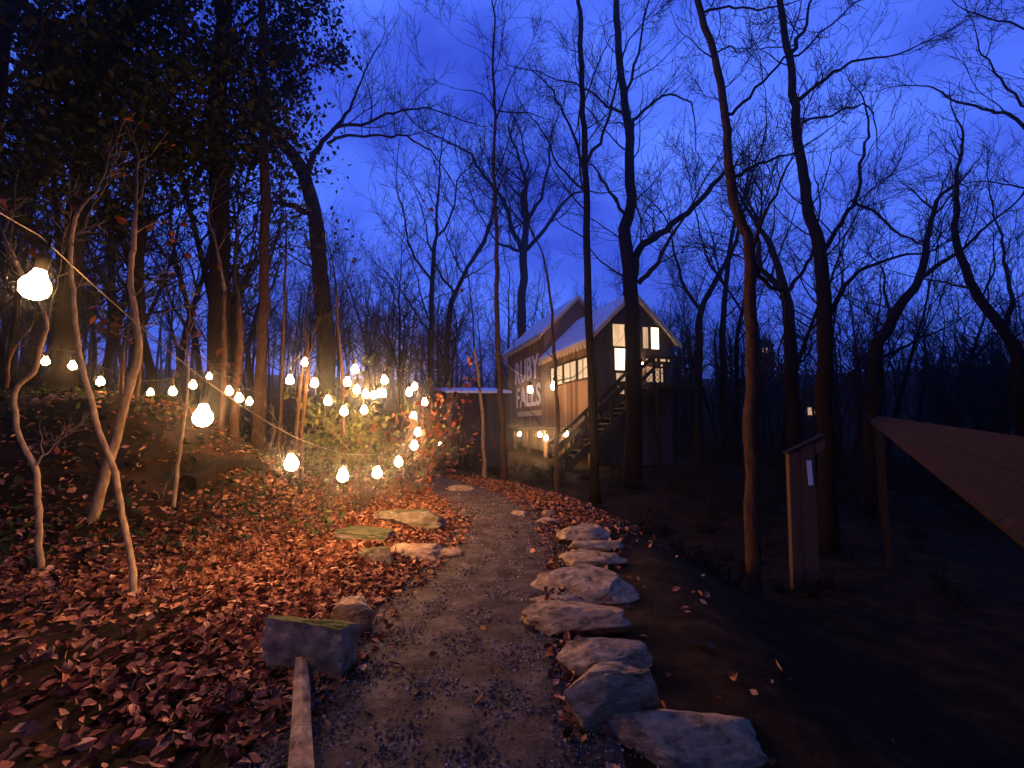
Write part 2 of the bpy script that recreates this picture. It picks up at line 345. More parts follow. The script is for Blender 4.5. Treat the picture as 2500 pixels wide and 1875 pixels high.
while cnt < 290:
    y = 1.9 + 4.2 * r_.random() ** 1.2; x = r_.uniform(-5.2, 2.2)
    d = float(dens(np.array(x), np.array(y)))
    if abs((x * F / y)) > 1300 or r_.random() > d or (x > 0.6 and r_.random() < 0.9): continue
    o = bpy.data.objects.new('leaf', protos[cnt % 7]); link(o, g_ob)
    o.location = (x, y, tz(x, y) + 0.032 + 0.015 * r_.random()); o.rotation_euler = (r_.gauss(0, 0.35), r_.gauss(0, 0.35), r_.uniform(0, 6.28))
    s = r_.uniform(0.75, 1.25); o.scale = (s, s, s); cnt += 1

# ------------------------------------------------------------------ edging stones
def rock(name, label, cat, center, size, seed, material=M_stone, rz=0.0, cuts=9, group=None, sub=4, boxy=0.0):
    bm = bmesh.new(); bmesh.ops.create_icosphere(bm, subdivisions=sub, radius=1.0); R = random.Random(seed)
    for v in bm.verts:
        if boxy:
            m_ = max(abs(v.co.x), abs(v.co.y), abs(v.co.z)); v.co = v.co.lerp(v.co / m_, boxy)
    planes = []
    for _ in range(cuts):
        nrm = Vector((R.gauss(0, 1), R.gauss(0, 1), R.gauss(0, 0.8))).normalized(); planes.append((nrm, R.uniform(0.62, 0.88)))
    planes += [(Vector((R.gauss(0, 0.12), R.gauss(0, 0.12), 1)).normalized(), R.uniform(0.6, 0.75))]
    for v in bm.verts:
        for nrm, dd in planes:
            k = v.co.dot(nrm) - dd
            if k > 0: v.co -= nrm * k * 0.93
        v.co *= 1 + 0.09 * noise.noise(v.co * 2.2 + Vector((seed, 0, 0))) + 0.05 * noise.noise(v.co * 6 + Vector((0, seed, 0))) + 0.02 * noise.noise(v.co * 17 + Vector((seed, seed, 0)))
    zs = [v.co.z for v in bm.verts]; xs = [v.co.x for v in bm.verts]; ys = [v.co.y for v in bm.verts]
    for v in bm.verts:
        v.co.x = (v.co.x - min(xs)) / (max(xs) - min(xs)) - 0.5; v.co.y = (v.co.y - min(ys)) / (max(ys) - min(ys)) - 0.5; v.co.z = (v.co.z - min(zs)) / (max(zs) - min(zs))
        v.co.x *= size[0]; v.co.y *= size[1]; v.co.z *= size[2]
    o = bm_obj(name, bm, material); o.location = center; o.rotation_euler = (R.gauss(0, 0.05), R.gauss(0, 0.05), rz)
    return tag(o, label, cat, group)
def rock_px(label, box, h, seed, material=M_stone, sink=0.06, rz=0.0, cuts=9, boxy=0.3, name='edging_stone', mind=0.22, lift=0.0):
    x0, y0, x1, y1 = box; g = ground((x0 + x1) / 2, y1)
    if lift: g = ground((x0 + x1) / 2, y1, lift)
    d = ray((x0 + x1) / 2, y0); t = (EYE - (g.z + h)) / -d.z if d.z < 0 else 99
    dep = min(max(mind, (d.y * t - g.y) * 1.25), 1.5)
    w = (x1 - x0) / F * (g.y + 0.1) * 1.13
    return rock(name, label, 'stone', (g.x, g.y + dep / 2, g.z - sink), (w, dep, h + sink), seed, material, rz, cuts, boxy=boxy)
ST = [('small pale pebble like stone at the far end of the right path edge', (1248, 1243, 1300, 1264), 0.10),
      ('flat little stone between the far pebble stone and the leaf bank', (1308, 1262, 1368, 1283), 0.10),
      ('round small stone just behind the flat little far edging stone', (1322, 1243, 1354, 1262), 0.12),
      ('blocky stone with a lit left end, farthest large stone on the right edge', (1372, 1278, 1490, 1327), 0.24),
      ('thin flat stone just in front of the farthest blocky edging stone', (1398, 1318, 1526, 1347), 0.14),
      ('grey wedge shaped stone fourth along the right path edge', (1380, 1340, 1530, 1394), 0.22),
      ('wide layered slab with a pointed right corner halfway along the right edge', (1322, 1386, 1560, 1484), 0.24),
      ('thin sliver of stone poking towards the path under the wide layered slab', (1300, 1448, 1418, 1482), 0.08),
      ('big smooth rounded slab with a pointed left tip beside the path', (1288, 1456, 1534, 1568), 0.26),
      ('oblong stone with a warm lit left face near the foreground', (1384, 1560, 1590, 1672), 0.24),
      ('rough upright boulder lit on its path side in the right foreground', (1396, 1650, 1606, 1805), 0.34),
      ('very long low slab running out of the lower right foreground', (1530, 1705, 1900, 1900), 0.16)]
for k, (lb, box, h) in enumerate(ST):
    rock_px(lb, box, h * (0.68 if 3 <= k < 10 else 0.85), 20 + k * 3, M_stone, rz=0.1 * math.sin(k * 2.1), boxy=0.5 if k % 2 else 0.3, cuts=14, sink=0.10)
LT = [('moss topped square block of stone on the left path edge', (636, 1498, 832, 1662), 0.36, M_moss, 0.75),
      ('pale triangular stone leaning behind the moss topped block', (802, 1452, 894, 1560), 0.26, M_stone, 0.2),
      ('grey square stone half buried in leaves on the left edge', (868, 1338, 950, 1382), 0.18, M_moss, 0.6),
      ('flat grey stone jutting into the path on its left side', (945, 1322, 1062, 1376), 0.16, M_stone, 0.3),
      ('narrow pale stone at the tip of the flat jutting stones', (1040, 1338, 1126, 1366), 0.10, M_stone, 0.2),
      ('mossy low stone sunk among leaves behind the jutting stones', (812, 1284, 935, 1328), 0.15, M_moss, 0.4),
      ('mossy overhanging ledge stone at the left bend of the path', (905, 1238, 1070, 1292), 0.26, M_moss, 0.4),
      ('pale flat stone across the path at its far bend', (1095, 1184, 1150, 1202), 0.12, M_stone, 0.2)]
for k, (lb, box, h, m_, bx) in enumerate(LT):
    rock_px(lb, box, h, 71 + k * 5, m_, rz=-0.2 if k == 0 else 0.15 * math.sin(k * 1.7), boxy=0.97 if k == 0 else bx, cuts=1 if k == 0 else 8)
# long tapered edging board in the left foreground
A = ground(735, 1600); B = ground(735, 1990)
mb = MB(); pts = [A.lerp(B, t) for t in (0, 0.15, 0.4, 0.7, 1.0)]
for p in pts: p.z = tz(p.x, p.y) + 0.09
mb.tube(pts, [0.012, 0.04, 0.055, 0.062, 0.066], 7, 4, 0.10)
tag(mb.build('edging_log', M_stone), 'pale tapered log laid along the left path edge in the foreground', 'log')

# ------------------------------------------------------------------ trees
def rv(R): return Vector((R.gauss(0, 1), R.gauss(0, 1), R.gauss(0, 1)))
def grow(segs, p, d, L, r, lvl, R, up=0.05, wig=0.16, kids=3.2, rmin=0.004, ratio=0.58, spread=0.75, tips=None):
    n = max(3, int(4 + 2 * lvl)); st = L / n; p = Vector(p); d = Vector(d).normalized()
    for i in range(n):
        d = (d + rv(R) * wig * (1.0 if lvl < 2 else 0.75) + Vector((0, 0, up))).normalized(); q = p + d * st
        r2 = max(rmin * 0.7, r * (1 - 0.7 / n * (1 + 0.0)) if lvl else r * 0.75)
        segs.append((p.x, p.y, p.z, q.x, q.y, q.z, r, r2))
        t = (i + 1) / n
        if lvl > 0 and t > 0.2:
            k = kids / n * 1.25; m_ = int(k) + (1 if R.random() < k - int(k) else 0)
            for _ in range(m_):
                sd = rv(R); sd = (sd - d * sd.dot(d)).normalized()
                nd = (d * (0.75 + 0.3 * R.random()) + sd * spread * (0.7 + 0.6 * R.random())).normalized()
                grow(segs, p.lerp(q, R.random()), nd, L * ratio * (0.65 + 0.6 * R.random()) * (1.15 - 0.45 * t), max(rmin, r2 * (0.4 + 0.25 * R.random())), lvl - 1, R, up, wig, kids, rmin, ratio, spread, tips)
        p, r = q, r2
    if lvl == 0 and tips is not None: tips.append(tuple(p))
    if lvl > 0:
        grow(segs, p, (d + rv(R) * 0.2), L * 0.6, r, lvl - 1, R, up, wig, kids, rmin, ratio, spread, tips)
def limb_pts(path, Y, R, jit=0.0, y_end=None):
    """traced outline of one limb at its own distance; wanders in depth as real limbs do"""
    out = []; y = Y; m_ = len(path)
    for i, (px, py) in enumerate(path):
        yy_ = Y if y_end is None else Y + (y_end - Y) * i / (m_ - 1)
        out.append(at(px, py, yy_ + (R.gauss(0, jit) if i else 0)))
    return out
def refine(pts, R, k=3, j=0.3):
    """smooth curve through the points with a little natural wander"""
    res = []; n_ = len(pts)
    for i in range(n_ - 1):
        p0, p1, p2, p3 = pts[max(i - 1, 0)], pts[i], pts[i + 1], pts[min(i + 2, n_ - 1)]; L = (p2 - p1).length
        for q in range(k):
            t = q / k; c = 0.5 * (2 * p1 + (p2 - p0) * t + (2 * p0 - 5 * p1 + 4 * p2 - p3) * t * t + (3 * p1 - p0 - 3 * p2 + p3) * t ** 3)
            res.append(c + (rv(R) * L * 0.035 * j if q else Vector((0, 0, 0))))
    return res + [pts[-1]]
def hero(label, base, trunk, limbs, w, Y=None, seed=0, bark=M_bark, twig=None, kids=4.0, lvl=2, leaves=None, name='bare_tree', gain=1.0, group=None, start=0.3, cat='tree', side=1.0, rough=0.07, tw_len=1.0):
    """trunk: list of pixels base..top, w: (base width px, top width px); limbs: [(pixels, width px, dy)]"""
    R = random.Random(seed)
    if Y is None: Y = ground(*base).y
    o = thing(name, label, cat, group=group)
    pts = limb_pts(trunk, Y, R, 0.0)
    pts[0].z = min(pts[0].z, tz(pts[0].x, pts[0].y)) - 0.12
    b0 = pts[0].copy(); o.location = b0
    pts = refine(pts, R, 4)
    L = len(pts); rad = [max(0.006, (w[0] + (w[1] - w[0]) * (i / (L - 1)) ** 0.9) / 2 / F * Y) for i in range(L)]
    rad[0] *= 1.35; rad[1] *= 1.15
    mb = MB().tube([p - b0 for p in pts], rad, 10, seed, rough); mb.build('trunk', bark, o, True)
    segs = []; tips = []
    def sprout(poly, rr, frac, dens_, Lk):
        tot = sum((b - a).length for a, b in zip(poly[:-1], poly[1:])); acc = 0
        for i, (a, b) in enumerate(zip(poly[:-1], poly[1:])):
            s = (b - a).length; acc += s
            if acc / tot < frac: continue
            k = dens_ * s; m_ = int(k) + (1 if R.random() < k - int(k) else 0); d = (b - a).normalized()
            for _ in range(m_):
                sd = rv(R); sd = (sd - d * sd.dot(d)).normalized(); sd.z = abs(sd.z) * 0.7 + 0.15
                ln = Lk * (0.5 + 0.8 * R.random()) * (1.2 - 0.6 * acc / tot)
                grow(segs, a.lerp(b, R.random()) - b0, d * 0.55 + sd * side, ln, max(0.008, min(rr[i] * 0.4, ln * 0.014)), lvl, R, 0.05, 0.17, kids, 0.0052 * max(1, Y / 12), tips=tips)
        grow(segs, poly[-1] - b0, (poly[-1] - poly[-2]), Lk, rr[-1], lvl + (1 if lvl < 3 else 0), R, 0.05, 0.15, kids, 0.0052 * max(1, Y / 12), tips=tips)
    sc_ = Y / 14.0
    sprout(pts, rad, start, 1.15 * gain / sc_, 2.3 * sc_ * tw_len)
    for (path, lw, dy) in limbs:
        lp = refine(limb_pts(path, Y, R, 0.12 * sc_, Y + dy), R, 4, 0.9)
        k = min(range(L), key=lambda i: (pts[i] - lp[0]).length); 
        rr = [max(0.008, lw * (1 - 0.55 * i / (len(lp) - 1)) / 2 / F * Y) for i in range(len(lp))]
        for i in range(len(lp) - 1):
            a, b = lp[i] - b0, lp[i + 1] - b0; segs.append((*a, *b, rr[i], rr[i + 1]))
        sprout(lp, rr, 0.15, 1.7 * gain / sc_, 1.9 * sc_ * tw_len)
    c = obj('crown', seg_mesh('crown', segs), twig or M_twig, o)
    if leaves and tips:
        cnt_, size, material, spread = leaves; rs_ = np.random.RandomState(seed)
        tp = np.array(tips); P_ = tp[rs_.randint(0, len(tp), cnt_)] + rs_.randn(cnt_, 3) * spread
        tag(obj('foliage', leaf_mesh('foliage', P_, np.full(cnt_, size), rs_), material, o), kind='stuff')
    return o
# --- right half, dark bare trees in front of and around the cabin
hero('slender straight dark tree whose trunk crosses the cabin near its corner', (1455, 1190), [(1455, 1190), (1447, 1000), (1437, 760), (1432, 560), (1428, 350), (1420, 200), (1418, 40)],
     [([(1430, 420), (1400, 330), (1370, 260), (1330, 200)], 9, 1.2), ([(1430, 400), (1470, 330), (1500, 230), (1520, 140)], 9, -1.0), ([(1432, 470), (1380, 420), (1330, 330), (1290, 280)], 7, 1.5)], (22, 12), Y=13.5, seed=1, gain=0.9, start=0.5)
hero('thick dark forked tree standing against the cabin gable', (1545, 1180), [(1545, 1180), (1545, 900), (1540, 720), (1528, 600), (1524, 560), (1541, 500), (1537, 400), (1537, 320), (1525, 250), (1510, 120), (1500, -20)],
     [([(1545, 690), (1560, 610), (1610, 570), (1680, 520), (1740, 450), (1770, 420)], 22, 1.0), ([(1560, 690), (1600, 650), (1620, 610), (1650, 560)], 14, -0.8),
      ([(1538, 330), (1570, 270), (1635, 230), (1690, 260)], 9, 0.9), ([(1536, 280), (1480, 260), (1450, 230), (1390, 200)], 8, -1.2), ([(1524, 520), (1480, 450), (1440, 400)], 9, 1.0), ([(1525, 250), (1560, 130), (1580, -20)], 9, 0.5)], (42, 16), Y=15.0, seed=2, gain=0.8, start=0.4)
hero('tall leaning tree with a reddish lit lower trunk, right of the cabin', (1850, 1520), [(1852, 1560), (1842, 1380), (1835, 1100), (1838, 900), (1832, 700), (1830, 600), (1795, 500), (1780, 400), (1772, 290), (1752, 170), (1712, 30), (1690, -60)],
     [([(1838, 640), (1880, 700), (1915, 720), (1918, 800)], 13, 0.6), ([(1800, 430), (1850, 400), (1920, 380), (1990, 340)], 9, 0.9), ([(1775, 280), (1830, 240), (1900, 160), (2000, 80), (2100, 0)], 9, 0.8), ([(1720, 30), (1780, 15), (1850, 25), (1950, 0)], 7, -0.4), ([(1745, 130), (1790, 115), (1800, 130), (1860, 100)], 5, 0.6), ([(1835, 610), (1860, 540), (1900, 460)], 12, -0.6)],
     (36, 14), Y=7.4, seed=3, bark=M_bark2, gain=0.7, start=0.5)
hero('dark tree forking high, between the leaning tree and the handrail', (2015, 1180), [(2015, 1200), (2012, 1000), (2015, 850), (2012, 720), (2000, 600), (1975, 520), (1962, 430), (1945, 320), (1935, 200), (1915, 80), (1900, -30)],
     [([(2000, 640), (2020, 600), (2060, 530), (2095, 470), (2110, 380), (2120, 320)], 14, 0.8), ([(2012, 790), (2050, 720), (2080, 680), (2150, 640), (2230, 620)], 14, 0.9), ([(1945, 250), (2020, 190), (2080, 150), (2150, 140)], 10, -0.8), ([(1930, 130), (1970, 60), (1985, -20)], 11, 0.7), ([(1960, 300), (2050, 270), (2120, 260), (2140, 320)], 7, 1.2), ([(2080, 490), (2180, 560), (2260, 600)], 8, 0.5)],
     (42, 15), Y=10.0, seed=4, gain=0.8, start=0.35)
hero('crooked tree splitting low into two dark arms, right of the leaning trunk', (1930, 1010), [(1935, 1010), (1930, 860), (1925, 760), (1915, 710)], [([(1918, 715), (1880, 680), (1855, 640), (1850, 560)], 18, 0.9), ([(1918, 715), (1945, 680), (1980, 630), (1990, 570)], 12, -0.7)], (30, 22), Y=16.0, seed=5, gain=1.0)
hero('low dark tree leaning right above the tip of the handrail', (2120, 960), [(2115, 990), (2135, 880), (2170, 800), (2200, 740), (2240, 690), (2260, 620)], [([(2180, 790), (2165, 740), (2160, 680)], 11, 0.8), ([(2240, 690), (2300, 640), (2360, 600), (2400, 560)], 12, -1.2), ([(2130, 880), (2200, 850), (2260, 820), (2310, 800)], 9, 1.5)], (34, 16), Y=13.0, seed=6, gain=1.0)
hero('bare tree with drooping arms at the right edge of the woods', (2490, 1000), [(2500, 1030), (2488, 900), (2460, 820), (2400, 740), (2370, 690), (2340, 610), (2330, 560)], [([(2450, 800), (2470, 720), (2450, 640), (2440, 560)], 12, 1.0), ([(2380, 710), (2310, 690), (2250, 680)], 7, 1.0)], (30, 14), Y=12.0, seed=7, gain=1.0)
hero('bare tree reaching in from the right frame edge with fine twigs against the sky', (2620, 1000), [(2640, 1100), (2620, 700), (2600, 500), (2580, 320), (2560, 100)], [([(2600, 380), (2480, 290), (2420, 270), (2340, 250), (2290, 220)], 10, 0.8), ([(2570, 300), (2480, 230), (2430, 180), (2390, 120)], 7, -0.6), ([(2560, 100), (2480, 60), (2400, 40), (2340, 15)], 6, 0.6), ([(2610, 560), (2540, 470), (2450, 450)], 8, 0.4)], (30, 14), Y=9.0, seed=8, gain=0.7)
# --- centre
hero('very slim pale trunked tree left of the cabin lettering', (1232, 1180), [(1232, 1185), (1228, 1050), (1218, 880), (1212, 700), (1213, 560), (1205, 420), (1210, 280), (1203, 160), (1208, 60)],
     [([(1212, 290), (1240, 210), (1265, 160)], 5, 0.6), ([(1210, 270), (1180, 230), (1130, 220)], 4, -0.6), ([(1215, 270), (1290, 275), (1330, 290)], 4, 0.8), ([(1206, 150), (1185, 130), (1155, 115)], 3, 0.4)], (17, 5), Y=14.0, seed=9, bark=M_bark2, gain=0.45, start=0.55, lvl=2)
hero('spreading vase shaped tree behind the cabin roof', (1275, 1000), [(1275, 1030), (1275, 850), (1275, 760), (1278, 610)],
     [([(1278, 620), (1250, 560), (1230, 490), (1190, 440), (1140, 370)], 14, 2.0), ([(1280, 610), (1285, 560), (1275, 510), (1280, 440), (1290, 400)], 12, -1.0), ([(1280, 612), (1330, 560), (1370, 500), (1410, 470)], 12, 2.0), ([(1276, 615), (1230, 600), (1205, 580)], 9, -2.0), ([(1280, 560), (1310, 500), (1335, 420), (1345, 330)], 10, 1.0)], (26, 19), Y=40.0, seed=10, gain=1.3, start=0.9, lvl=2)
hero('thin crooked sapling in front of the lit cabin windows', (1362, 1200), [(1362, 1205), (1358, 1110), (1362, 1040), (1357, 930), (1352, 840), (1345, 740), (1330, 640)], [([(1362, 930), (1400, 920), (1440, 890)], 3, 0.3), ([(1320, 1038), (1300, 1010), (1275, 980)], 3, 0.3)], (13, 5), Y=13.0, seed=11, bark=M_bark2, gain=0.35, lvl=1, name='sapling', start=0.6)
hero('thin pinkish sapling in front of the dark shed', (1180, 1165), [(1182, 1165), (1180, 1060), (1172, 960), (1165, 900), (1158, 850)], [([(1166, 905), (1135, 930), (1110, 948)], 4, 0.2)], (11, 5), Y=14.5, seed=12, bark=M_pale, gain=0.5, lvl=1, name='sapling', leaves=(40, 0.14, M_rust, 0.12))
for k, (lb, tr, Yd, wd) in enumerate([
        ('bare forked tree in the middle woods, left of the vase shaped tree', [(1050, 1000), (1052, 820), (1055, 690), (1062, 590)], 27, (16, 9)),
        ('bare tree with rising crooked arms between the shrubs and the vase shaped tree', [(1100, 1000), (1095, 800), (1110, 720), (1150, 640)], 30, (18, 9)),
        ('gnarled bare tree just right of the cabin gable', [(1700, 1050), (1706, 850), (1712, 760), (1760, 660)], 22, (22, 12)),
        ('straight bare tree seen between gable and leaning tree', [(1768, 1050), (1765, 860), (1772, 700), (1790, 560)], 24, (20, 9)),
        ('dim bare tree close behind the leaning trunk', [(1800, 1000), (1798, 880), (1812, 760), (1830, 700)], 26, (14, 8))]):
    hero(lb, None, tr, [([tr[-1], (tr[-1][0] + 40, tr[-1][1] - 70), (tr[-1][0] + 60, tr[-1][1] - 160)], wd[1] * 0.8, 1.5), ([tr[-2], (tr[-2][0] - 50, tr[-2][1] - 80), (tr[-2][0] - 70, tr[-2][1] - 170)], wd[1] * 0.8, -1.5)], wd, Y=Yd, seed=40 + k, gain=1.1, start=0.5)
# --- left, dark trees with leaves
LF = (6500, 0.17, M_pine, 0.22)
hero('thick dark trunk rising straight left of the reddish trunk', (530, 1010), [(530, 1030), (532, 850), (535, 650), (532, 450), (530, 250), (540, 100), (545, -60)], [([(535, 350), (590, 290), (630, 240)], 12, 1), ([(530, 230), (480, 120), (420, 70)], 14, 0.8), ([(535, 400), (480, 350), (440, 330)], 12, -1), ([(540, 130), (600, 60), (660, 20)], 12, -1)], (52, 34), Y=13.0, seed=20, leaves=LF, gain=0.75, start=0.25)
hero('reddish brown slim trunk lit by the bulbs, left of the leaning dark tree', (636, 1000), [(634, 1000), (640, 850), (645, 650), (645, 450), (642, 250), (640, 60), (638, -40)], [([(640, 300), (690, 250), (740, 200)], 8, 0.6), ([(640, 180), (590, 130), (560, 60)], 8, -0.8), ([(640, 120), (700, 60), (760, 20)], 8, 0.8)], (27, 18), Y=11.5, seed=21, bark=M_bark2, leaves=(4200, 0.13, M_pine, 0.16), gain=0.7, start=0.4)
hero('big dark tree bending left with one dead arm, behind the shrubs', (800, 1000), [(800, 1010), (798, 880), (785, 720), (775, 620), (765, 520), (742, 430), (715, 380), (680, 340)], [([(760, 520), (700, 500), (650, 490)], 18, 0.6), ([(745, 430), (780, 360), (820, 310), (860, 250)], 16, 1.0), ([(820, 310), (900, 300), (980, 270), (1050, 265)], 9, 1.2), ([(800, 350), (850, 330), (930, 330), (1010, 345), (1060, 380)], 8, -1.2), ([(690, 345), (650, 250), (640, 140)], 16, 1.0)], (44, 30), Y=15.0, seed=22, gain=0.9, start=0.5)
hero('dark leafy tree forking wide in the upper left', (170, 960), [(150, 960), (165, 760), (185, 560), (205, 380), (225, 190), (250, 140), (300, 80), (360, 10)], [([(225, 200), (215, 110), (220, 20)], 26, -0.8), ([(240, 160), (320, 110), (390, 90), (470, 130)], 16, 1.0), ([(215, 300), (150, 200), (90, 130), (20, 80)], 16, 1.0), ([(205, 400), (300, 330), (400, 300)], 14, -1.0)], (58, 26), Y=10.5, seed=23, leaves=(6500, 0.15, M_pine, 0.22), gain=0.8, start=0.3)
hero('dark leafy tree filling the far upper left corner', (-60, 900), [(-80, 960), (-50, 700), (-30, 450), (0, 220), (10, 60)], [([(-20, 350), (60, 260), (130, 220)], 16, 0.8), ([(0, 220), (80, 120), (110, 40)], 14, -0.6), ([(-40, 550), (40, 480), (110, 450)], 14, 0.8)], (50, 24), Y=8.5, seed=24, leaves=(3600, 0.14, M_pine, 0.3), gain=0.8)
hero('dense dark evergreen standing mid left behind the pale saplings', (330, 960), [(330, 960), (335, 800), (340, 600), (338, 420), (335, 250)], [([(338, 480), (280, 420), (220, 400)], 10, 0.8), ([(338, 420), (400, 360), (440, 330)], 10, -0.8), ([(336, 560), (400, 520), (450, 490)], 10, 0.8), ([(336, 620), (280, 580), (230, 570)], 10, -0.8)], (30, 14), Y=12.0, seed=25, leaves=(6500, 0.17, M_pine, 0.36), gain=1.0, start=0.2, name='evergreen_tree')
# --- pale lit saplings in the left foreground
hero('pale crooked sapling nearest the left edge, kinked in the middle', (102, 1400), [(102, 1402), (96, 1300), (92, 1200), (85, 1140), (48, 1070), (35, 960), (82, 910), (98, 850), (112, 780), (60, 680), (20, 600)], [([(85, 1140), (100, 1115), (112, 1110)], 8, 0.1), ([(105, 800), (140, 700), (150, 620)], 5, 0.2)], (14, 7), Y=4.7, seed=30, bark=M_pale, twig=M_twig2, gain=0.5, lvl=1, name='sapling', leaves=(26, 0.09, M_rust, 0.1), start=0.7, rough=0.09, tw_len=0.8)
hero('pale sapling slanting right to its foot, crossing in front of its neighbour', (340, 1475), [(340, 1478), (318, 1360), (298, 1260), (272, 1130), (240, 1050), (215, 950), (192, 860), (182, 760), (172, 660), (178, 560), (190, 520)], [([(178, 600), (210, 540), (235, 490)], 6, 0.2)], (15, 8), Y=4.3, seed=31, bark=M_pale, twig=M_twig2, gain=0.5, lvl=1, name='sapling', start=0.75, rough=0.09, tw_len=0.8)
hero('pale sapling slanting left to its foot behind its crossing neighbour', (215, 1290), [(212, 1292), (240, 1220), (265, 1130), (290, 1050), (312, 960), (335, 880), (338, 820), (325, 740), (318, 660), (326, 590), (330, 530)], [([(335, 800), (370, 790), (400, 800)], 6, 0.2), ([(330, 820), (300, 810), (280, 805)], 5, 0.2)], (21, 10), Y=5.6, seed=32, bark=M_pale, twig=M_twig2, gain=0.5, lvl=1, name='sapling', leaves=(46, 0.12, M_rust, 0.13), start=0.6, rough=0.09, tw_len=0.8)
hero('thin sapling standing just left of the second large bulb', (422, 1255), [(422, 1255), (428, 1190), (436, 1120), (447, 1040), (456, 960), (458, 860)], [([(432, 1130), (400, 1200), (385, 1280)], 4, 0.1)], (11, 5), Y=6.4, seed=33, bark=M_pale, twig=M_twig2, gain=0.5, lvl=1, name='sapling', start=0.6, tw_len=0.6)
hero('slim straight sapling with warm bark behind the row of small bulbs', (545, 950), [(545, 980), (548, 880), (546, 780), (548, 710)], [], (14, 9), Y=9.6, seed=34, bark=M_bark2, twig=M_twig2, gain=0.5, lvl=1, name='sapling', start=0.8)
hero('broken topped warm brown sapling beside the twin small bulbs', (580, 960), [(578, 980), (582, 900), (586, 830), (582, 745)], [], (20, 13), Y=9.8, seed=35, bark=M_bark2, gain=0.3, lvl=1, name='sapling', start=0.9)
for k, (lb, tr, wd, Yd) in enumerate([('slim pale stem under the topmost small bulb', [(715, 1040), (730, 980), (735, 930), (742, 890)], (9, 6), 9.0), ('bent pale stem right of the topmost small bulb', [(738, 1055), (742, 1000), (748, 940), (752, 890), (745, 800)], (10, 6), 8.8),
        ('thin grey stem rising behind the leaf covered bank by the bulbs', [(690, 930), (692, 820), (695, 700), (698, 600)], (8, 5), 11.0), ('faint stem left of the rust leaved shrub', [(850, 1000), (835, 900), (828, 830), (820, 700)], (9, 5), 10.0),
        ('slender stem leaning over the dark bank on the far left', [(20, 940), (18, 900), (25, 870), (40, 840)], (10, 7), 8.6), ('short pale stem on the lit bank beside the third small bulb', [(296, 970), (300, 900), (300, 860)], (12, 10), 8.4), ('thin pale stem close behind the slanting sapling', [(336, 975), (340, 920), (345, 850)], (9, 7), 8.6)]):
    hero(lb, None, tr, [], wd, Y=Yd, seed=50 + k, bark=M_bark2, twig=M_twig, gain=0.6, lvl=1, name='sapling', start=0.6, tw_len=0.7)
# --- shrubs in the bulb cluster
def shrub(label, foot, Y, hgt, wid, seed, stems=9, leaves=None, bark=M_twig2, lvl=2):
    R = random.Random(seed); g = at(*foot, Y); g.z = tz(g.x, g.y) - 0.05
    o = thing('shrub', label, 'shrub', g); segs = []; tips = []
    for _ in range(stems):
        d = Vector((R.gauss(0, 0.42) * wid, R.gauss(0, 0.42) * wid, 1)); grow(segs, (R.gauss(0, 0.02), R.gauss(0, 0.02), 0), d, hgt * R.uniform(0.45, 0.75), R.uniform(0.009, 0.017), lvl, R, -0.01, 0.24, 3.2, 0.003, tips=tips)
    obj('stems', seg_mesh('stems', segs), bark, o)
    if leaves:
        cnt_, size, m_ = leaves; rs_ = np.random.RandomState(seed); tp = np.array(tips)
        tag(obj('foliage', leaf_mesh('foliage', tp[rs_.randint(0, len(tp), cnt_)] + rs_.randn(cnt_, 3) * 0.09, np.full(cnt_, size), rs_), m_, o), kind='stuff')
    return o
shrub('tangled twiggy shrub among the bulbs behind the lowest cable', (880, 1120), 8.4, 1.7, 1.0, 60, 11, (120, 0.09, M_green))
shrub('yellow green leaved shrub in the middle of the bulb cluster', (900, 1080), 9.6, 2.3, 0.9, 61, 10, (420, 0.10, M_green))
shrub('rust leaved shrub left of the shed, above the right hand bulbs', (1040, 1090), 11.0, 3.0, 0.6, 62, 8, (260, 0.13, M_rust))
shrub('green topped evergreen bush behind the bulb cluster', (830, 1050), 11.5, 2.7, 1.0, 63, 12, (1500, 0.14, M_green))
shrub('bare twig shrub between the topmost bulb and the bank', (690, 1080), 9.2, 1.5, 0.9, 64, 9, (30, 0.09, M_green))
shrub('low twiggy shrub below the hanging cable on the leafy bank', (790, 1190), 7.6, 0.8, 0.9, 65, 7, (40, 0.08, M_green), lvl=1)
shrub('leaning twig shrub beside the shed post', (1010, 1120), 10.2, 1.6, 0.8, 66, 8, (90, 0.10, M_rust))
shrub('green sprig growing from leaves under the third large bulb', (800, 1260), 6.6, 0.55, 0.7, 67, 5, (60, 0.09, M_green), lvl=1)
# fallen trunk and stick on the left bank
mb = MB(); pts = [at(650, 1000, 9.0), at(600, 1060, 8.4), at(540, 1130, 7.7), at(455, 1230, 6.9)]
for p in pts: p.z = tz(p.x, p.y) + 0.07
mb.tube(refine(pts, random.Random(4), 4), np.linspace(0.09, 0.13, 13), 12, 6, 0.06)
tag(mb.build('fallen_log', M_bark), 'dark fallen log lying diagonally down the bank below the bulbs', 'log')
mb = MB(); pts = [ground(x, y, 0.03) for x, y in ((645, 1308), (690, 1312), (725, 1322), (742, 1345))]
mb.tube(pts, [0.02, 0.024, 0.02, 0.012], 7, 2, 0.1); tag(mb.build('fallen_stick', M_bark), 'dark bent stick lying on the leaf litter', 'stick')

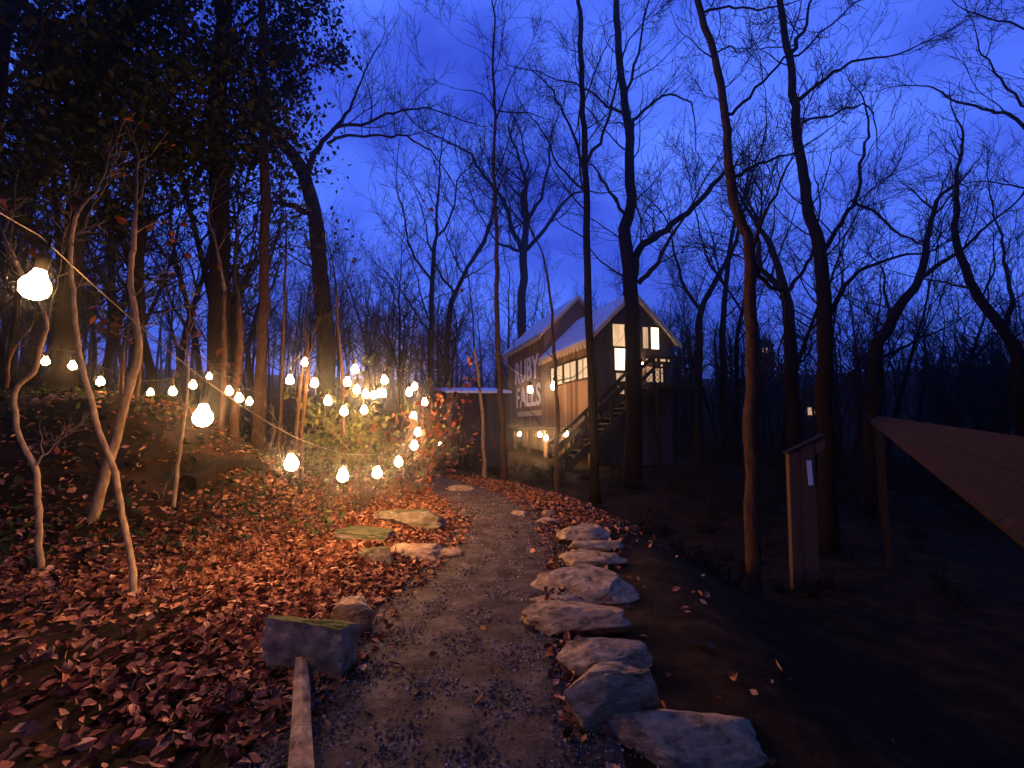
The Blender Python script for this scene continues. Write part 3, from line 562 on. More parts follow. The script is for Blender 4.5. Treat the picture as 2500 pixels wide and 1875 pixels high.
# --- the woods around: prototypes copied as single trees
def proto_tree(seed, H, spread=0.7, fork=0.4):
    R = random.Random(seed); pts = [Vector((0, 0, -0.3))]; d = Vector((R.gauss(0, 0.05), R.gauss(0, 0.05), 1)); n_ = 9
    for i in range(n_): d = (d + rv(R) * 0.09 + Vector((0, 0, 0.1))).normalized(); pts.append(pts[-1] + d * H * 0.72 / n_)
    r0 = H * 0.0105; rad = [r0 * (1 - 0.72 * i / n_) for i in range(n_ + 1)]; rad[0] *= 1.3
    tm = MB().tube(pts, rad, 8, seed, 0.06).mesh('trunk', True); tm.materials.append(M_bark)
    segs = []
    for i in range(2, n_):
        for _ in range(R.choice((1, 2, 2, 3)) if i / n_ > fork else R.choice((0, 0, 1))):
            sd = rv(R); sd.z = 0; sd.normalize()
            grow(segs, pts[i].lerp(pts[i + 1], R.random()), Vector((0, 0, 0.7)) + sd * spread, H * R.uniform(0.16, 0.3) * (1.15 - 0.5 * i / n_), rad[i] * 0.5, 2, R, 0.06, 0.2, 3.8, 0.013)
    grow(segs, pts[-1], d, H * 0.3, rad[-1], 3, R, 0.05, 0.18, 3.6, 0.013)
    cm = seg_mesh('crown', segs); cm.materials.append(M_twig)
    return tm, cm
PT = [proto_tree(200 + k, 12 + (k % 3) * 2.5, 0.6 + 0.15 * (k % 3), 0.3 + 0.1 * (k % 2)) for k in range(7)]
def wood_tree(k, x, y, s, rz, label, group):
    o = thing('bare_tree', label, 'tree', (x, y, tz(x, y)), rz, group); o.scale = (s, s, s)
    obj('trunk', PT[k][0], None, o); obj('crown', PT[k][1], None, o)
R = random.Random(77); placed = []
def scatter(n_, pxr, yr, sr, label, group, keep=lambda px, y: True):
    c_ = 0; tries = 0
    while c_ < n_ and tries < 4000:
        tries += 1; px = R.uniform(*pxr); y = R.uniform(*yr); x = (px - CX) / F * y
        if not keep(px, y) or any((x - a) ** 2 + (y - b) ** 2 < 3.0 for a, b in placed): continue
        if 0 < x < 9.5 and 18 < y < 38: continue
        placed.append((x, y)); wood_tree(R.randrange(7), x, y, R.uniform(*sr), R.uniform(0, 6.28), label, group); c_ += 1
scatter(26, (-150, 640), (13, 26), (0.75, 1.05), 'bare tree in the dark woods on the left hillside', 'woods on the left hillside')
scatter(24, (600, 1180), (24, 44), (0.7, 1.0), 'bare tree in the woods behind the bulb cluster and shed', 'woods behind the bulbs')
scatter(14, (1180, 1700), (38, 55), (0.9, 1.25), 'bare tree far behind the cabin roof', 'woods behind the cabin')
scatter(34, (1640, 2600), (16, 42), (0.55, 0.95), 'bare tree in the dark woods on the right', 'woods on the right', lambda px, y: all(abs(px - w) > 16 for w in (1869, 1928, 1981, 2016)))
# unseen evergreens added around and behind the viewpoint to shade the near ground
for k, (x, y, H) in enumerate(((-5.5, -3.0, 15), (-1.0, -5.5, 17), (4.0, -4.0, 16), (8.0, 0.5, 15), (-9.5, 1.0, 15), (0.5, -10, 18), (10.5, -5, 17), (-10, -8, 17), (13, 4, 14), (20.5, 12.5, 17), (-19, 9, 16), (-17, 1, 17), (19, -3, 17))):
    R4 = random.Random(300 + k); o = thing('evergreen_tree', ['tall evergreen behind the viewpoint at the left', 'tall evergreen right behind the viewpoint', 'tall evergreen behind the viewpoint at the right', 'tall evergreen beside the handrail outside the photo', 'tall evergreen left of the viewpoint outside the photo', 'far evergreen behind the viewpoint', 'far evergreen behind the handrail', 'far evergreen behind the viewpoint on the left', 'evergreen beyond the handrail outside the photo', 'evergreen deep in the right woods outside the photo', 'evergreen deep in the left woods outside the photo', 'evergreen on the left hillside outside the photo', 'evergreen right of the viewpoint outside the photo'][k], 'tree', (x, y, tz(x, y)), group='evergreens around the viewpoint')
    MB().tube([(0, 0, -0.3), (0.1, 0, H * 0.4), (0, 0.1, H * 0.95)], [0.26, 0.18, 0.03], 10, k, 0.05).build('trunk', M_bark, o, True)
    rs4 = np.random.RandomState(k); m_ = 9000; hh = 0.28 + 0.72 * rs4.rand(m_) ** 1.2; rr = (3.9 * (1.12 - hh)) * np.sqrt(rs4.rand(m_)); aa = rs4.rand(m_) * 6.283
    P_ = np.stack([rr * np.cos(aa), rr * np.sin(aa), hh * H], -1)
    tag(obj('crown', leaf_mesh('crown', P_, np.full(m_, 0.6), rs4, 0.3, 0.55), M_pine, o), kind='stuff')
# far woods that read as one mass
rs = np.random.RandomState(31); segs = []; R2 = random.Random(5)
for k in range(330):
    a = R2.uniform(-1.25, 1.25); dd = R2.uniform(46, 85); x, y = dd * math.sin(a), dd * math.cos(a); z = tz(x, y); H = R2.uniform(11, 19)
    segs.append((x, y, z - 0.5, x + R2.gauss(0, 0.4), y, z + H * 0.6, 0.16, 0.09))
    for _ in range(12):
        zz = z + H * R2.uniform(0.15, 0.65); grow(segs, (x, y, zz), Vector((R2.gauss(0, 0.7), R2.gauss(0, 0.7), 0.8)), H * 0.2, 0.06, 1, R2, 0.05, 0.2, 5, 0.016)
tag(obj('far_woods', seg_mesh('far_woods', segs), M_twig), 'dim mass of distant bare woods along the horizon', 'woods', kind='stuff')
# dark brush along the ground
def brush(label, n_, pxr, yr, hr, seed, name='undergrowth'):
    R3 = random.Random(seed); segs = []
    for _ in range(n_):
        px = R3.uniform(*pxr); y = R3.uniform(*yr); x = (px - CX) / F * y
        if 0.5 < x < 9 and 17.5 < y < 36: continue
        g = Vector((x, y, tz(x, y) - 0.05)); h = R3.uniform(*hr)
        for _ in range(5): grow(segs, g, Vector((R3.gauss(0, 0.5), R3.gauss(0, 0.5), 1)), h * 0.55, 0.02, 1, R3, 0, 0.25, 4.5, 0.009)
    tag(obj(name, seg_mesh(name, segs), M_twig), label, 'brush', kind='stuff')
brush('dark twiggy undergrowth on the right below the trees', 260, (1620, 2650), (12, 34), (1.2, 3.2), 91)
brush('dark twiggy undergrowth behind the bulbs on the left', 220, (-150, 1150), (13, 34), (1.0, 2.6), 92)
brush('low dead brush on the dark slope right of the stones', 60, (1560, 2300), (7, 13), (0.3, 0.7), 93)
brush('low dead brush in front of the cabin stairs', 50, (1180, 1750), (14.5, 17.5), (0.3, 0.9), 94)

# ------------------------------------------------------------------ cabin
U = Vector((-0.2604, 0.9655, 0)); W_ = Vector((0.9655, 0.2604, 0)); N_ = -W_      # along the long wall, along the gable, wall normal
C0 = Vector((0.1696 * 20, 20, 0)); GW = 3.85; S1 = 6.1; S2 = 14.2; ZB = EYE; E1 = EYE + 3.9; E2 = EYE + 5.35
def hit(px, py, o, nrm):
    d = ray(px, py); t = (o - Vector((0, 0, EYE))).dot(nrm) / d.dot(nrm); return Vector((0, 0, EYE)) + d * t
def wall_sz(px, py, off=0.0):
    p = hit(px, py, C0 - W_ * off, W_); return (p - C0).dot(U), p.z
def gable_vz(px, py, off=0.0):
    p = hit(px, py, C0 - U * off, U); return (p - C0).dot(W_), p.z
def Q(s, v, z): return C0 + U * s + W_ * v + Vector((0, 0, z))
cab = thing('cabin', 'two storey wooden cabin on posts with white painted lettering and lit windows', 'cabin', Q(0, 0, 0))
def cbuild(mb, name, m_, parent=None, smooth=False):
    p_ = parent or cab; o = mb.build(name, m_, p_, smooth); o.data.transform(Matrix.Translation(-C0)); return o
# long wall of single vertical boards over a dark core
core = MB()
core.frame_box(Q(0.03, 0.05, ZB), U * (S1 - 0.05), W_ * (GW - 0.1), Vector((0, 0, E1 - ZB)))
core.frame_box(Q(S1, 0.05, ZB), U * (S2 - S1 - 0.03), W_ * (GW - 0.1), Vector((0, 0, E2 - ZB)))
wallo = cbuild(core, 'wall', M_dkwood)
Rb = random.Random(2); s = 0.0
while s < S2 - 0.05:
    bw = min(Rb.uniform(0.24, 0.34), S2 - s, (S1 - s) if s < S1 - 0.01 else 9); top = E1 if s < S1 - 0.01 else E2
    if bw > 0.03: cbuild(MB().frame_box(Q(s + 0.006, -0.012 * Rb.random(), ZB - 0.03 * Rb.random()), U * (bw - 0.012), W_ * 0.06, Vector((0, 0, top - ZB))), 'board', M_wood, wallo)
    s += bw
# gables: boards cut to the roof slope
def gable(s0, e, name, m_):
    g_ = MB(); pk = e + GW / 2 * 1.0
    P_ = [Q(s0, 0, e - (e - ZB)), Q(s0, GW, ZB), Q(s0, GW, e), Q(s0, GW / 2, pk), Q(s0, 0, e)]
    V_ = [np.array(p) for p in P_] + [np.array(p + U * 0.05) for p in P_]
    me_q = [[0, 1, 6, 5], [1, 2, 7, 6], [2, 3, 8, 7], [3, 4, 9, 8], [4, 0, 5, 9]]; g_.add(V_, me_q + [[0, 4, 2, 1], [5, 6, 7, 9]], [[4, 3, 2], [9, 7, 8]])
    return cbuild(g_, name, m_)
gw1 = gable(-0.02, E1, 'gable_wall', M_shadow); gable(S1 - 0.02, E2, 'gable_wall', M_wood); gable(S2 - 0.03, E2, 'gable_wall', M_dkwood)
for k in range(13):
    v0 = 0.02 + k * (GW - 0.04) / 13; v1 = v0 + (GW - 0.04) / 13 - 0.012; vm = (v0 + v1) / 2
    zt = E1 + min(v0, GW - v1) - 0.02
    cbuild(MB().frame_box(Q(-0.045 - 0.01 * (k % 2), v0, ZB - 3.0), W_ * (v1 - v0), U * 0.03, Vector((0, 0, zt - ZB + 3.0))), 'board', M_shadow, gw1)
def roof(s0, s1, e, oh=0.35):
    pk = e + GW / 2; dz = Vector((0, 0, 1)); t = 0.07
    g_ = MB(); a = Vector((0, 0, -oh))
    lo = -oh
    g_.frame_box(Q(s0, lo, e + lo + 0.06), U * (s1 - s0), W_ * (GW / 2 - lo) + dz * (GW / 2 - lo), Vector((0, 0, t)))
    g_.frame_box(Q(s0, GW - lo, e + lo + 0.06), U * (s1 - s0), -W_ * (GW / 2 - lo) + dz * (GW / 2 - lo), Vector((0, 0, t)))
    r_o = cbuild(g_, 'roof', M_metal)
    k = s0 + 0.2
    while k < s1 - 0.1:                                             # standing seams
        cbuild(MB().frame_box(Q(k, lo, e + lo + 0.06 + t), U * 0.03, W_ * (GW / 2 - lo) + dz * (GW / 2 - lo), Vector((0, 0, 0.035))), 'seam', M_metal, r_o); k += 0.55
    fb = MB()                                                       # barge boards on the front gable edge
    fb.frame_box(Q(s0 - 0.045, lo, e + lo - 0.14), U * 0.04, W_ * (GW / 2 - lo) + dz * (GW / 2 - lo), Vector((0, 0, 0.2)))
    fb.frame_box(Q(s0 - 0.045, GW - lo, e + lo - 0.14), U * 0.04, -W_ * (GW / 2 - lo) + dz * (GW / 2 - lo), Vector((0, 0, 0.2)))
    cbuild(fb, 'barge_board', M_trim, r_o)
    cbuild(MB().frame_box(Q(s0, lo - 0.02, e + lo - 0.06), U * (s1 - s0), W_ * 0.03, Vector((0, 0, 0.12))), 'fascia', M_trim, r_o)
    k = s0
    while k < s1 - 0.2:                                             # scalloped eave trim, one scallop each
        g_ = MB(); ang = np.linspace(0, math.pi, 8); r_ = 0.17
        ctr = Q(k + 0.2, lo - 0.02, e + lo - 0.06)
        f_ = [np.array(ctr + U * (r_ * math.cos(t_)) - Vector((0, 0, r_ * 1.25 * math.sin(t_)))) for t_ in ang]
        b_ = [p + np.array(W_ * 0.03) for p in f_]; nn = len(f_)
        g_.add(f_ + b_, [[i, i + 1, nn + i + 1, nn + i] for i in range(nn - 1)] + [[0, nn, 2 * nn - 1, nn - 1]], [[0, i + 1, i] for i in range(1, nn - 1)] + [[nn, nn + i, nn + i + 1] for i in range(1, nn - 1)])
        cbuild(g_, 'scallop', M_trim, r_o); k += 0.41
    return r_o
roof(-0.35, S1 - 0.03, E1); roof(S1 - 0.4, S2 + 0.3, E2)
# lettering on the long wall
def text_on_wall(body, px0, py_top, px1, py_bot, name, m_):
    s0, zt0 = wall_sz(px0, py_top); s1, _ = wall_sz(px1, py_top); _, zb0 = wall_sz(px0, py_bot)
    cu = bpy.data.curves.new(name, 'FONT'); cu.body = body; cu.size = 1; cu.extrude = 0.006; cu.offset = 0.022; cu.space_character = 1.02
    to = bpy.data.objects.new(name, cu); C.objects.link(to); dg = bpy.context.evaluated_depsgraph_get()
    me = bpy.data.meshes.new_from_object(to.evaluated_get(dg)); C.objects.unlink(to); bpy.data.objects.remove(to)
    co = np.zeros(len(me.vertices) * 3); me.vertices.foreach_get('co', co); co = co.reshape(-1, 3)
    mn, mxx = co.min(0), co.max(0)
    out = []
    for x, y, z in co:
        u_ = (x - mn[0]) / (mxx[0] - mn[0]); w_ = (y - mn[1]) / (mxx[1] - mn[1])
        out.append(U * (s0 + (s1 - s0) * u_) + W_ * (-0.024 + (-z)) + Vector((0, 0, zb0 + (zt0 - zb0) * w_)))
    me.vertices.foreach_set('co', np.array([tuple(p) for p in out]).ravel()); me.update(); me.name = name
    return obj(name, me, m_, cab)
t1 = text_on_wall('RUBY', 1259, 888, 1316, 940, 'lettering', M_white); t1['label'] = 'painted white word RUBY'
t2 = text_on_wall('FALLS', 1262, 949, 1321, 997, 'lettering', M_white); t2['label'] = 'painted white word FALLS'
sa, za = wall_sz(1265, 1006); sb_, zb_ = wall_sz(1323, 1006); _, zc = wall_sz(1265, 1018)
cbuild(MB().frame_box(Q(sb_, -0.03, zc), U * (sa - sb_), W_ * 0.02, Vector((0, 0, za - zc))), 'painted_banner', M_trim)
# windows: frame with pane and glazing bars as sub-parts
def window(o_, a_, b_, nrm, pm, bars=(0, 0), fr=0.06, diamond=False, label=None):
    """o_ lower corner, a_ width vector, b_ height vector, nrm outward"""
    f = MB(); an, bn = a_.normalized(), b_.normalized(); d = nrm * 0.07
    f.frame_box(o_ - an * fr - bn * fr, an * fr, b_ + bn * 2 * fr, d); f.frame_box(o_ + a_ - bn * fr, an * fr, b_ + bn * 2 * fr, d)
    f.frame_box(o_ - bn * fr, a_, bn * fr, d * 1.05); f.frame_box(o_ + b_, a_, bn * fr, d * 1.05)
    w = cbuild(f, 'window', M_dkwood)
    if label: w['label'] = label
    cbuild(MB().frame_box(o_ + nrm * 0.008, a_, b_, nrm * 0.012), 'pane', pm, w)
    for i in range(1, bars[0] + 1): cbuild(MB().frame_box(o_ + a_ * i / (bars[0] + 1) - an * 0.02 + nrm * 0.022, an * 0.04, b_, nrm * 0.025), 'glazing_bar', M_dkwood, w)
    for i in range(1, bars[1] + 1): cbuild(MB().frame_box(o_ + b_ * i / (bars[1] + 1) - bn * 0.02 + nrm * 0.05, a_, bn * 0.04, nrm * 0.02), 'glazing_bar', M_dkwood, w)
    if diamond:
        w_, h_ = a_.length, b_.length; n1 = 3
        for sg in (1, -1):
            for i in range(-n1, n1 + 1):
                # diagonal a + sg*b = c clipped to the pane
                pts_ = []
                for tt in np.linspace(0, 1, 41):
                    aa = tt * w_; bb = h_ * (0.5 + sg * (tt - 0.5) + i / n1)
                    if 0 <= bb <= h_: pts_.append((aa, bb))
                if len(pts_) > 3:
                    p0, p1 = pts_[0], pts_[-1]
                    cbuild(MB().bar(o_ + an * p0[0] + bn * p0[1] + nrm * (0.03 + 0.012 * (sg > 0)), o_ + an * p1[0] + bn * p1[1] + nrm * (0.03 + 0.012 * (sg > 0)), 0.025, 0.01, nrm), 'lattice_bar', M_dkwood, w)
    return w
for (x0, x1, yt, yb) in ((1348, 1377, 896, 940), (1380, 1410, 885, 931), (1414, 1439, 876, 924)):
    sL, _ = wall_sz(x0, yt); sR, _ = wall_sz(x1, yt); _, zt = wall_sz((x0 + x1) / 2, yt); _, zb2 = wall_sz((x0 + x1) / 2, yb)
    window(Q(sR, -0.03, zb2), U * (sL - sR), Vector((0, 0, zt - zb2)), N_, M_pane, (1, 0))
for (x0, y0, x1, y1, pm, bars, dia) in ((1494, 792, 1530, 846, M_pane, (0, 0), False), (1499, 851, 1531, 904, M_panew, (0, 0), False), (1503, 911, 1531, 931, M_paned, (0, 0), False), (1507, 943, 1531, 962, M_paned, (0, 0), False),
        (1567, 799, 1581, 851, M_paned, (0, 0), False), (1587, 800, 1607, 853, M_panew, (0, 0), False), (1576, 896, 1609, 933, M_paned, (0, 0), True), (1611, 890, 1617, 933, M_paned, (0, 1), False),
        (1575, 876, 1587, 882, M_paned, (0, 0), False), (1591, 876, 1603, 882, M_paned, (0, 0), False), (1610, 877, 1624, 883, M_paned, (0, 0), False), (1628, 878, 1640, 884, M_paned, (0, 0), False), (1580, 943, 1592, 950, M_paned, (0, 0), False), (1597, 943, 1610, 951, M_paned, (0, 0), False)):  # small upper row: light gaps at the balcony rail, built as glowing panes
    v0, _ = gable_vz(x0, y0, 0.06); v1, _ = gable_vz(x1, y0, 0.06); _, zt = gable_vz((x0 + x1) / 2, y0, 0.06); _, zb2 = gable_vz((x0 + x1) / 2, y1, 0.06)
    v1 = min(v1, GW - 0.08)
    if v1 - v0 < 0.08: continue
    window(Q(-0.058, v0, zb2), W_ * (v1 - v0), Vector((0, 0, zt - zb2)), -U, pm, bars, 0.05, dia)
# floor beam, posts, under floor slats, deck in front of the gable, stairs
gz = lambda s_, v_: tz(Q(s_, v_, 0).x, Q(s_, v_, 0).y)
cbuild(MB().frame_box(Q(0, -0.5, ZB - 0.22), U * S2, W_ * (GW + 0.5), Vector((0, 0, 0.18))), 'floor_beam', M_dkwood)
for s_, v_ in ((0.3, 0), (3.2, -0.35), (5.2, -0.35), (8.2, -0.35), (11.2, -0.35), (13.8, -0.35), (0.3, GW - 0.2), (5, GW - 0.2), (13.8, GW - 0.2)):
    z0 = gz(s_, v_) - 0.2; cbuild(MB().frame_box(Q(s_, v_, z0), U * 0.16, W_ * 0.16, Vector((0, 0, ZB - 0.22 - z0))), 'post', M_wood)
s_ = 4.2
while s_ < 13.5:
    z0 = gz(s_, 0.9) - 0.1; cbuild(MB().frame_box(Q(s_, 0.9, z0), U * 0.2, W_ * 0.03, Vector((0, 0, ZB - 0.24 - z0))), 'skirt_slat', M_wood); s_ += 0.27
DZ = gable_vz(1500, 938, 1.0)[1]
# stairs in front of the gable, rising from left to right to a landing
OFF = 1.75; SW = 1.0
v0, _ = gable_vz(1383, 1090, OFF); z0 = gz(-OFF, v0); v1 = v0 + (DZ - z0) / math.tan(math.radians(41)); nst = 16
def sp(px, py, off): s_, z_ = wall_sz(px, py, off); return Q(s_, -off, z_)
b0 = Q(-OFF, v0, z0); run = Q(-OFF, v1, DZ) - b0
dk = MB().frame_box(Q(-OFF - 0.05, v1, DZ - 0.16), U * (OFF - 0.04), W_ * max(0.6, GW + 0.1 - v1), Vector((0, 0, 0.16))); cbuild(dk, 'deck', M_dkwood)
for v_ in (v1 + 0.05, GW): zz = gz(-OFF, v_) - 0.2; cbuild(MB().frame_box(Q(-OFF, v_, zz), U * 0.12, W_ * 0.12, Vector((0, 0, DZ - 0.16 - zz))), 'post', M_dkwood)
for off in (0.0, SW):
    e_ = U * off
    cbuild(MB().bar(b0 + e_, b0 + run + e_ - Vector((0, 0, 0.1)), 0.06, 0.26), 'stringer', M_dkwood)
    for hh in (0.62, 1.12): cbuild(MB().bar(b0 + e_ - run * 0.08 + Vector((0, 0, hh)), b0 + run + e_ + Vector((0, 0, hh)), 0.09, 0.13), 'handrail', M_dkwood)
    for k in range(0, 7): p = b0 + run * (k / 6) + e_; cbuild(MB().frame_box(p - W_ * 0.05, W_ * 0.1, U * 0.08, Vector((0, 0, 1.12))), 'baluster', M_dkwood)
for k in range(1, nst):
    p = b0 + run * (k / nst); cbuild(MB().frame_box(p + U * 0.04 + Vector((0, 0, 0.02)) - W_ * 0.13, U * (SW - 0.08), W_ * 0.26, Vector((0, 0, 0.05))), 'tread', M_wood)
for hh in (0.62, 1.05): cbuild(MB().frame_box(Q(-OFF - 0.04, v1, DZ + hh), W_ * max(0.5, GW - v1), U * 0.07, Vector((0, 0, 0.07))), 'handrail', M_dkwood)

# ------------------------------------------------------------------ shed
sh0 = at(1093, 1118, 18.5); sh0.z = tz(sh0.x, sh0.y) - 0.1; shW = (1240 - 1093) / F * 18.5; shH = at(1093, 960, 18.5).z
shed = thing('shed', 'dark flat roofed plank shed between the shrubs and the cabin', 'shed', sh0)
so = sh0
ex, ey = Vector((1, 0.06, 0)).normalized(), Vector((-0.30, 0.95, 0)).normalized()
def shbuild(mb, nm, m_, par=None):
    o = mb.build(nm, m_, par or shed); o.data.transform(Matrix.Translation(-so)); return o
hh = shH - so.z
shbuild(MB().frame_box(so + ex * 0.03 + ey * 0.05, ex * (shW - 0.06), ey * 2.6, Vector((0, 0, hh - 0.02))), 'wall', M_dkwood)
for k in range(8): shbuild(MB().frame_box(so + ex * (0.06 + k * (shW - 0.06) / 8), ex * ((shW - 0.06) / 8 - 0.012), ey * 0.04, Vector((0, 0, hh - 0.05 - 0.01 * (k % 3)))), 'board', M_shadow)
for k in range(8): shbuild(MB().frame_box(so + ey * (0.06 + k * 0.32) - ex * 0.02, ey * 0.3, ex * 0.045, Vector((0, 0, hh - 0.03))), 'board', M_wood)
shbuild(MB().frame_box(so - ex * 0.05 - ey * 0.04, ex * 0.17, ey * 0.09, Vector((0, 0, hh))), 'corner_post', M_wood)
shbuild(MB().frame_box(so + ex * 0.15 - ey * 0.03, ex * (shW - 0.2), ey * 0.04, Vector((0, 0, 0.0)) + Vector((0, 0, 0.12))), 'rail', M_shadow)
shbuild(MB().frame_box(so - ex * 0.12 - ey * 0.15 + Vector((0, 0, hh + 0.005)), ex * (shW + 0.2), ey * 3.0 + Vector((0, 0, 0.35)), Vector((0, 0, 0.09))), 'roof', M_metal)

# ------------------------------------------------------------------ string lights
def lathe(mb, prof, n=12):
    V_ = []; m_ = len(prof)
    for r_, z_ in prof:
        for j in range(n): a = 2 * math.pi * j / n; V_.append((r_ * math.cos(a), r_ * math.sin(a), z_))
    q_ = [[i * n + j, i * n + (j + 1) % n, (i + 1) * n + (j + 1) % n, (i + 1) * n + j] for i in range(m_ - 1) for j in range(n)]
    return mb.add(V_, q_)
BR = 0.05
gp = [(0.001, -BR), (BR * 0.5, -BR * 0.87), (BR * 0.87, -BR * 0.5), (BR, 0), (BR * 0.87, BR * 0.5), (BR * 0.6, BR * 0.9), (BR * 0.42, BR * 1.35), (BR * 0.38, BR * 1.5)]
me_glass = lathe(MB(), gp).mesh('globe', True); me_glass.materials.append(M_bulb)
me_glassd = me_glass.copy(); me_glassd.materials.clear(); me_glassd.materials.append(M_bulbd)
me_sock = lathe(MB(), [(0.001, BR * 1.48), (0.021, BR * 1.5), (0.022, BR * 2.6), (0.016, BR * 3.0), (0.006, BR * 3.2), (0.001, BR * 3.2)], 10).mesh('socket', True); me_sock.materials.append(M_socket)
me_lead = MB().tube([(0, 0, BR * 3.15), (0, 0, 0.215)], [0.005, 0.005], 6).mesh('lead_wire'); me_lead.materials.append(M_socket)
me_glassn = me_glass.copy(); me_glassn.materials.clear(); me_glassn.materials.append(M_bulbn)
me_glassc = me_glass.copy(); me_glassc.materials.clear(); me_glassc.materials.append(M_bulbc)
def bulb(p, label, group, s=1.25, dim=False, lead=True):
    o = thing('light_bulb', label, 'bulb', p, group=group); o.scale = (s, s, s); R_ = random.Random(int(p[0] * 1000)); o.rotation_euler = (R_.gauss(0, 0.07), R_.gauss(0, 0.07), 0)
    obj('globe', me_glassd if dim is True else me_glassn if dim == 3 else me_glassc if dim else me_glass, None, o); obj('socket', me_sock, None, o)
    if lead: obj('lead_wire', me_lead, None, o)
    return o
front = [(85, 702, 2.2, 'large glowing bulb at the far left, nearest and highest of all'), (495, 1020, 3.2, 'large glowing bulb above the middle of the left bank, second nearest'),
         (712, 1133, 4.4, 'glowing bulb third along the near drooping cable'), (837, 1163, 5.4, 'lowest glowing bulb, fourth along the near drooping cable'),
         (921, 1156, 6.4, 'glowing bulb fifth along the near drooping cable'), (973, 1129, 7.4, 'glowing bulb at the far end of the near drooping cable, by the path bend')]
for k, (px, py, Yd, lb) in enumerate(front): bulb(at(px, py, Yd), lb, 'bulbs on the near drooping cable', 1.2, (True, False, 2, 2, 2, 2)[k])
def cable(pts, label, r_=0.006, sag=True):
    mb = MB(); P_ = []
    for a, b in zip(pts[:-1], pts[1:]):
        for t in np.linspace(0, 1, 6, endpoint=False): P_.append(a.lerp(b, t) - Vector((0, 0, 0.06 * (b - a).length * t * (1 - t) if sag else 0)))
    P_.append(pts[-1]); mb.tube(P_, [r_] * len(P_), 6)
    return tag(mb.build('light_cable', M_cable, None, True), label, 'cable', 'string light cables')
top = Vector((0, 0, 0.215 * 1.2))
fc = [at(-120, 440, 1.7)] + [at(px, py, Yd) + top for px, py, Yd, _ in front] + [at(1000, 1085, 8.4) + Vector((0, 0, 0.1))]
cable(fc, 'near cable of string lights drooping from upper left to the path bend', 0.0032)
def strand(items, label, blabel, group, extra=None, s=1.3, dim=False, byx=True):
    ps = [at(px, py, Yd) for px, py, Yd in items]
    order = ['first', 'second', 'third', 'fourth', 'fifth', 'sixth', 'seventh', 'eighth']
    rank = sorted(range(len(ps)), key=lambda i: items[i][0]) if byx else list(range(len(ps)))
    for k, i in enumerate(rank): bulb(ps[i], blabel % order[k], group, s, dim)
    pts = ([at(*extra[0])] if extra else []) + [p + Vector((0, 0, 0.215 * s)) for p in ps] + ([at(*extra[1])] if extra else [])
    cable(pts, label, 0.004)
strand([(111, 883, 9.0), (177, 894, 8.8), (245, 933, 8.4)], 'cable over the lit bank at the far left', 'small glowing bulb over the left bank, %s from the photo edge', 'bulbs over the left bank', ((20, 840, 9.4), (330, 930, 8.6)), dim=True)
strand([(367, 960, 10.0), (422, 957, 8.8), (471, 941, 9.0), (511, 920, 12.0), (560, 956, 8.8), (584, 973, 8.5), (609, 981, 10.5)], 'cable crossing behind the second large bulb', '%s small bulb from the left in the row behind the second large bulb', 'bulbs in the middle left row', ((345, 930, 9.5), (640, 960, 10)), dim=True)
strand([(708, 929, 8.6), (745, 886, 8.8), (768, 937, 8.6), (801, 980, 8.4), (840, 1005, 8.4), (889, 1002, 9.2)], 'cable dipping left to right through the bulb cluster', '%s small bulb from the left in the dipping row at the left of the shrubs', 'bulbs in the left of the cluster', ((692, 900, 9.0), (930, 985, 10)))
strand([(867, 903, 9.0), (848, 934, 8.6), (871, 953, 9.0), (893, 963, 9.4), (912, 966, 9.8), (925, 961, 10.2), (936, 962, 9.6), (939, 929, 9.2)], 'cable looping through the centre of the bulb cluster', '%s small bulb from the left in the tight row amid the shrubs', 'bulbs in the centre of the cluster', ((838, 860, 9.2), (980, 905, 10)))
strand([(1012, 945, 10.4), (999, 959, 9.6), (1037, 983, 10.6), (1009, 1018, 9.6), (1020, 1056, 9.0), (1011, 1089, 8.6)], 'cable dropping down the right side of the bulb cluster', '%s small bulb from the top in the column beside the rust leaved shrub', 'bulbs in the right column of the cluster', ((985, 900, 10.4), (1000, 1086, 8.4)), byx=False)
bulb(at(1073, 1083, 16.5), 'bulb glowing low beside the shed corner post', None, 1.0, True, False)
# bulbs at the cabin
cb = []
for px, py, off, lb in ((1295, 953, 1.6, 'bulb glowing in front of the word FALLS on the cabin'), (1352, 944, 1.5, 'bulb glowing below the left cabin window')):
    p = hit(px, py, C0 - W_ * off, W_); bulb(p, lb, 'bulbs on the cabin', 2.6, False); cb.append(p)
for px, py, lb in ((1269, 1060, 'bulb under the cabin floor below the lettering'), (1318, 1062, 'left bulb of the close pair under the cabin floor'), (1333, 1070, 'right bulb of the close pair under the cabin floor'), (1382, 1060, 'bulb at the foot of the cabin stairs')):
    p = hit(px, py, C0 - W_ * 0.75, W_); bulb(p, lb, 'bulbs under the cabin floor', 2.0, False)
p = hit(1566, 893, C0 - U * 0.35, U); bulb(p, 'porch bulb on the cabin gable beside the latticed window', None, 2.0, True, False)
cable([at(1225, 880, 17), cb[0] + Vector((0, 0, 0.55)), cb[1] + Vector((0, 0, 0.55)), sp(1440, 930, 1.4)], 'cable carrying the two bulbs across the cabin wall', 0.012)

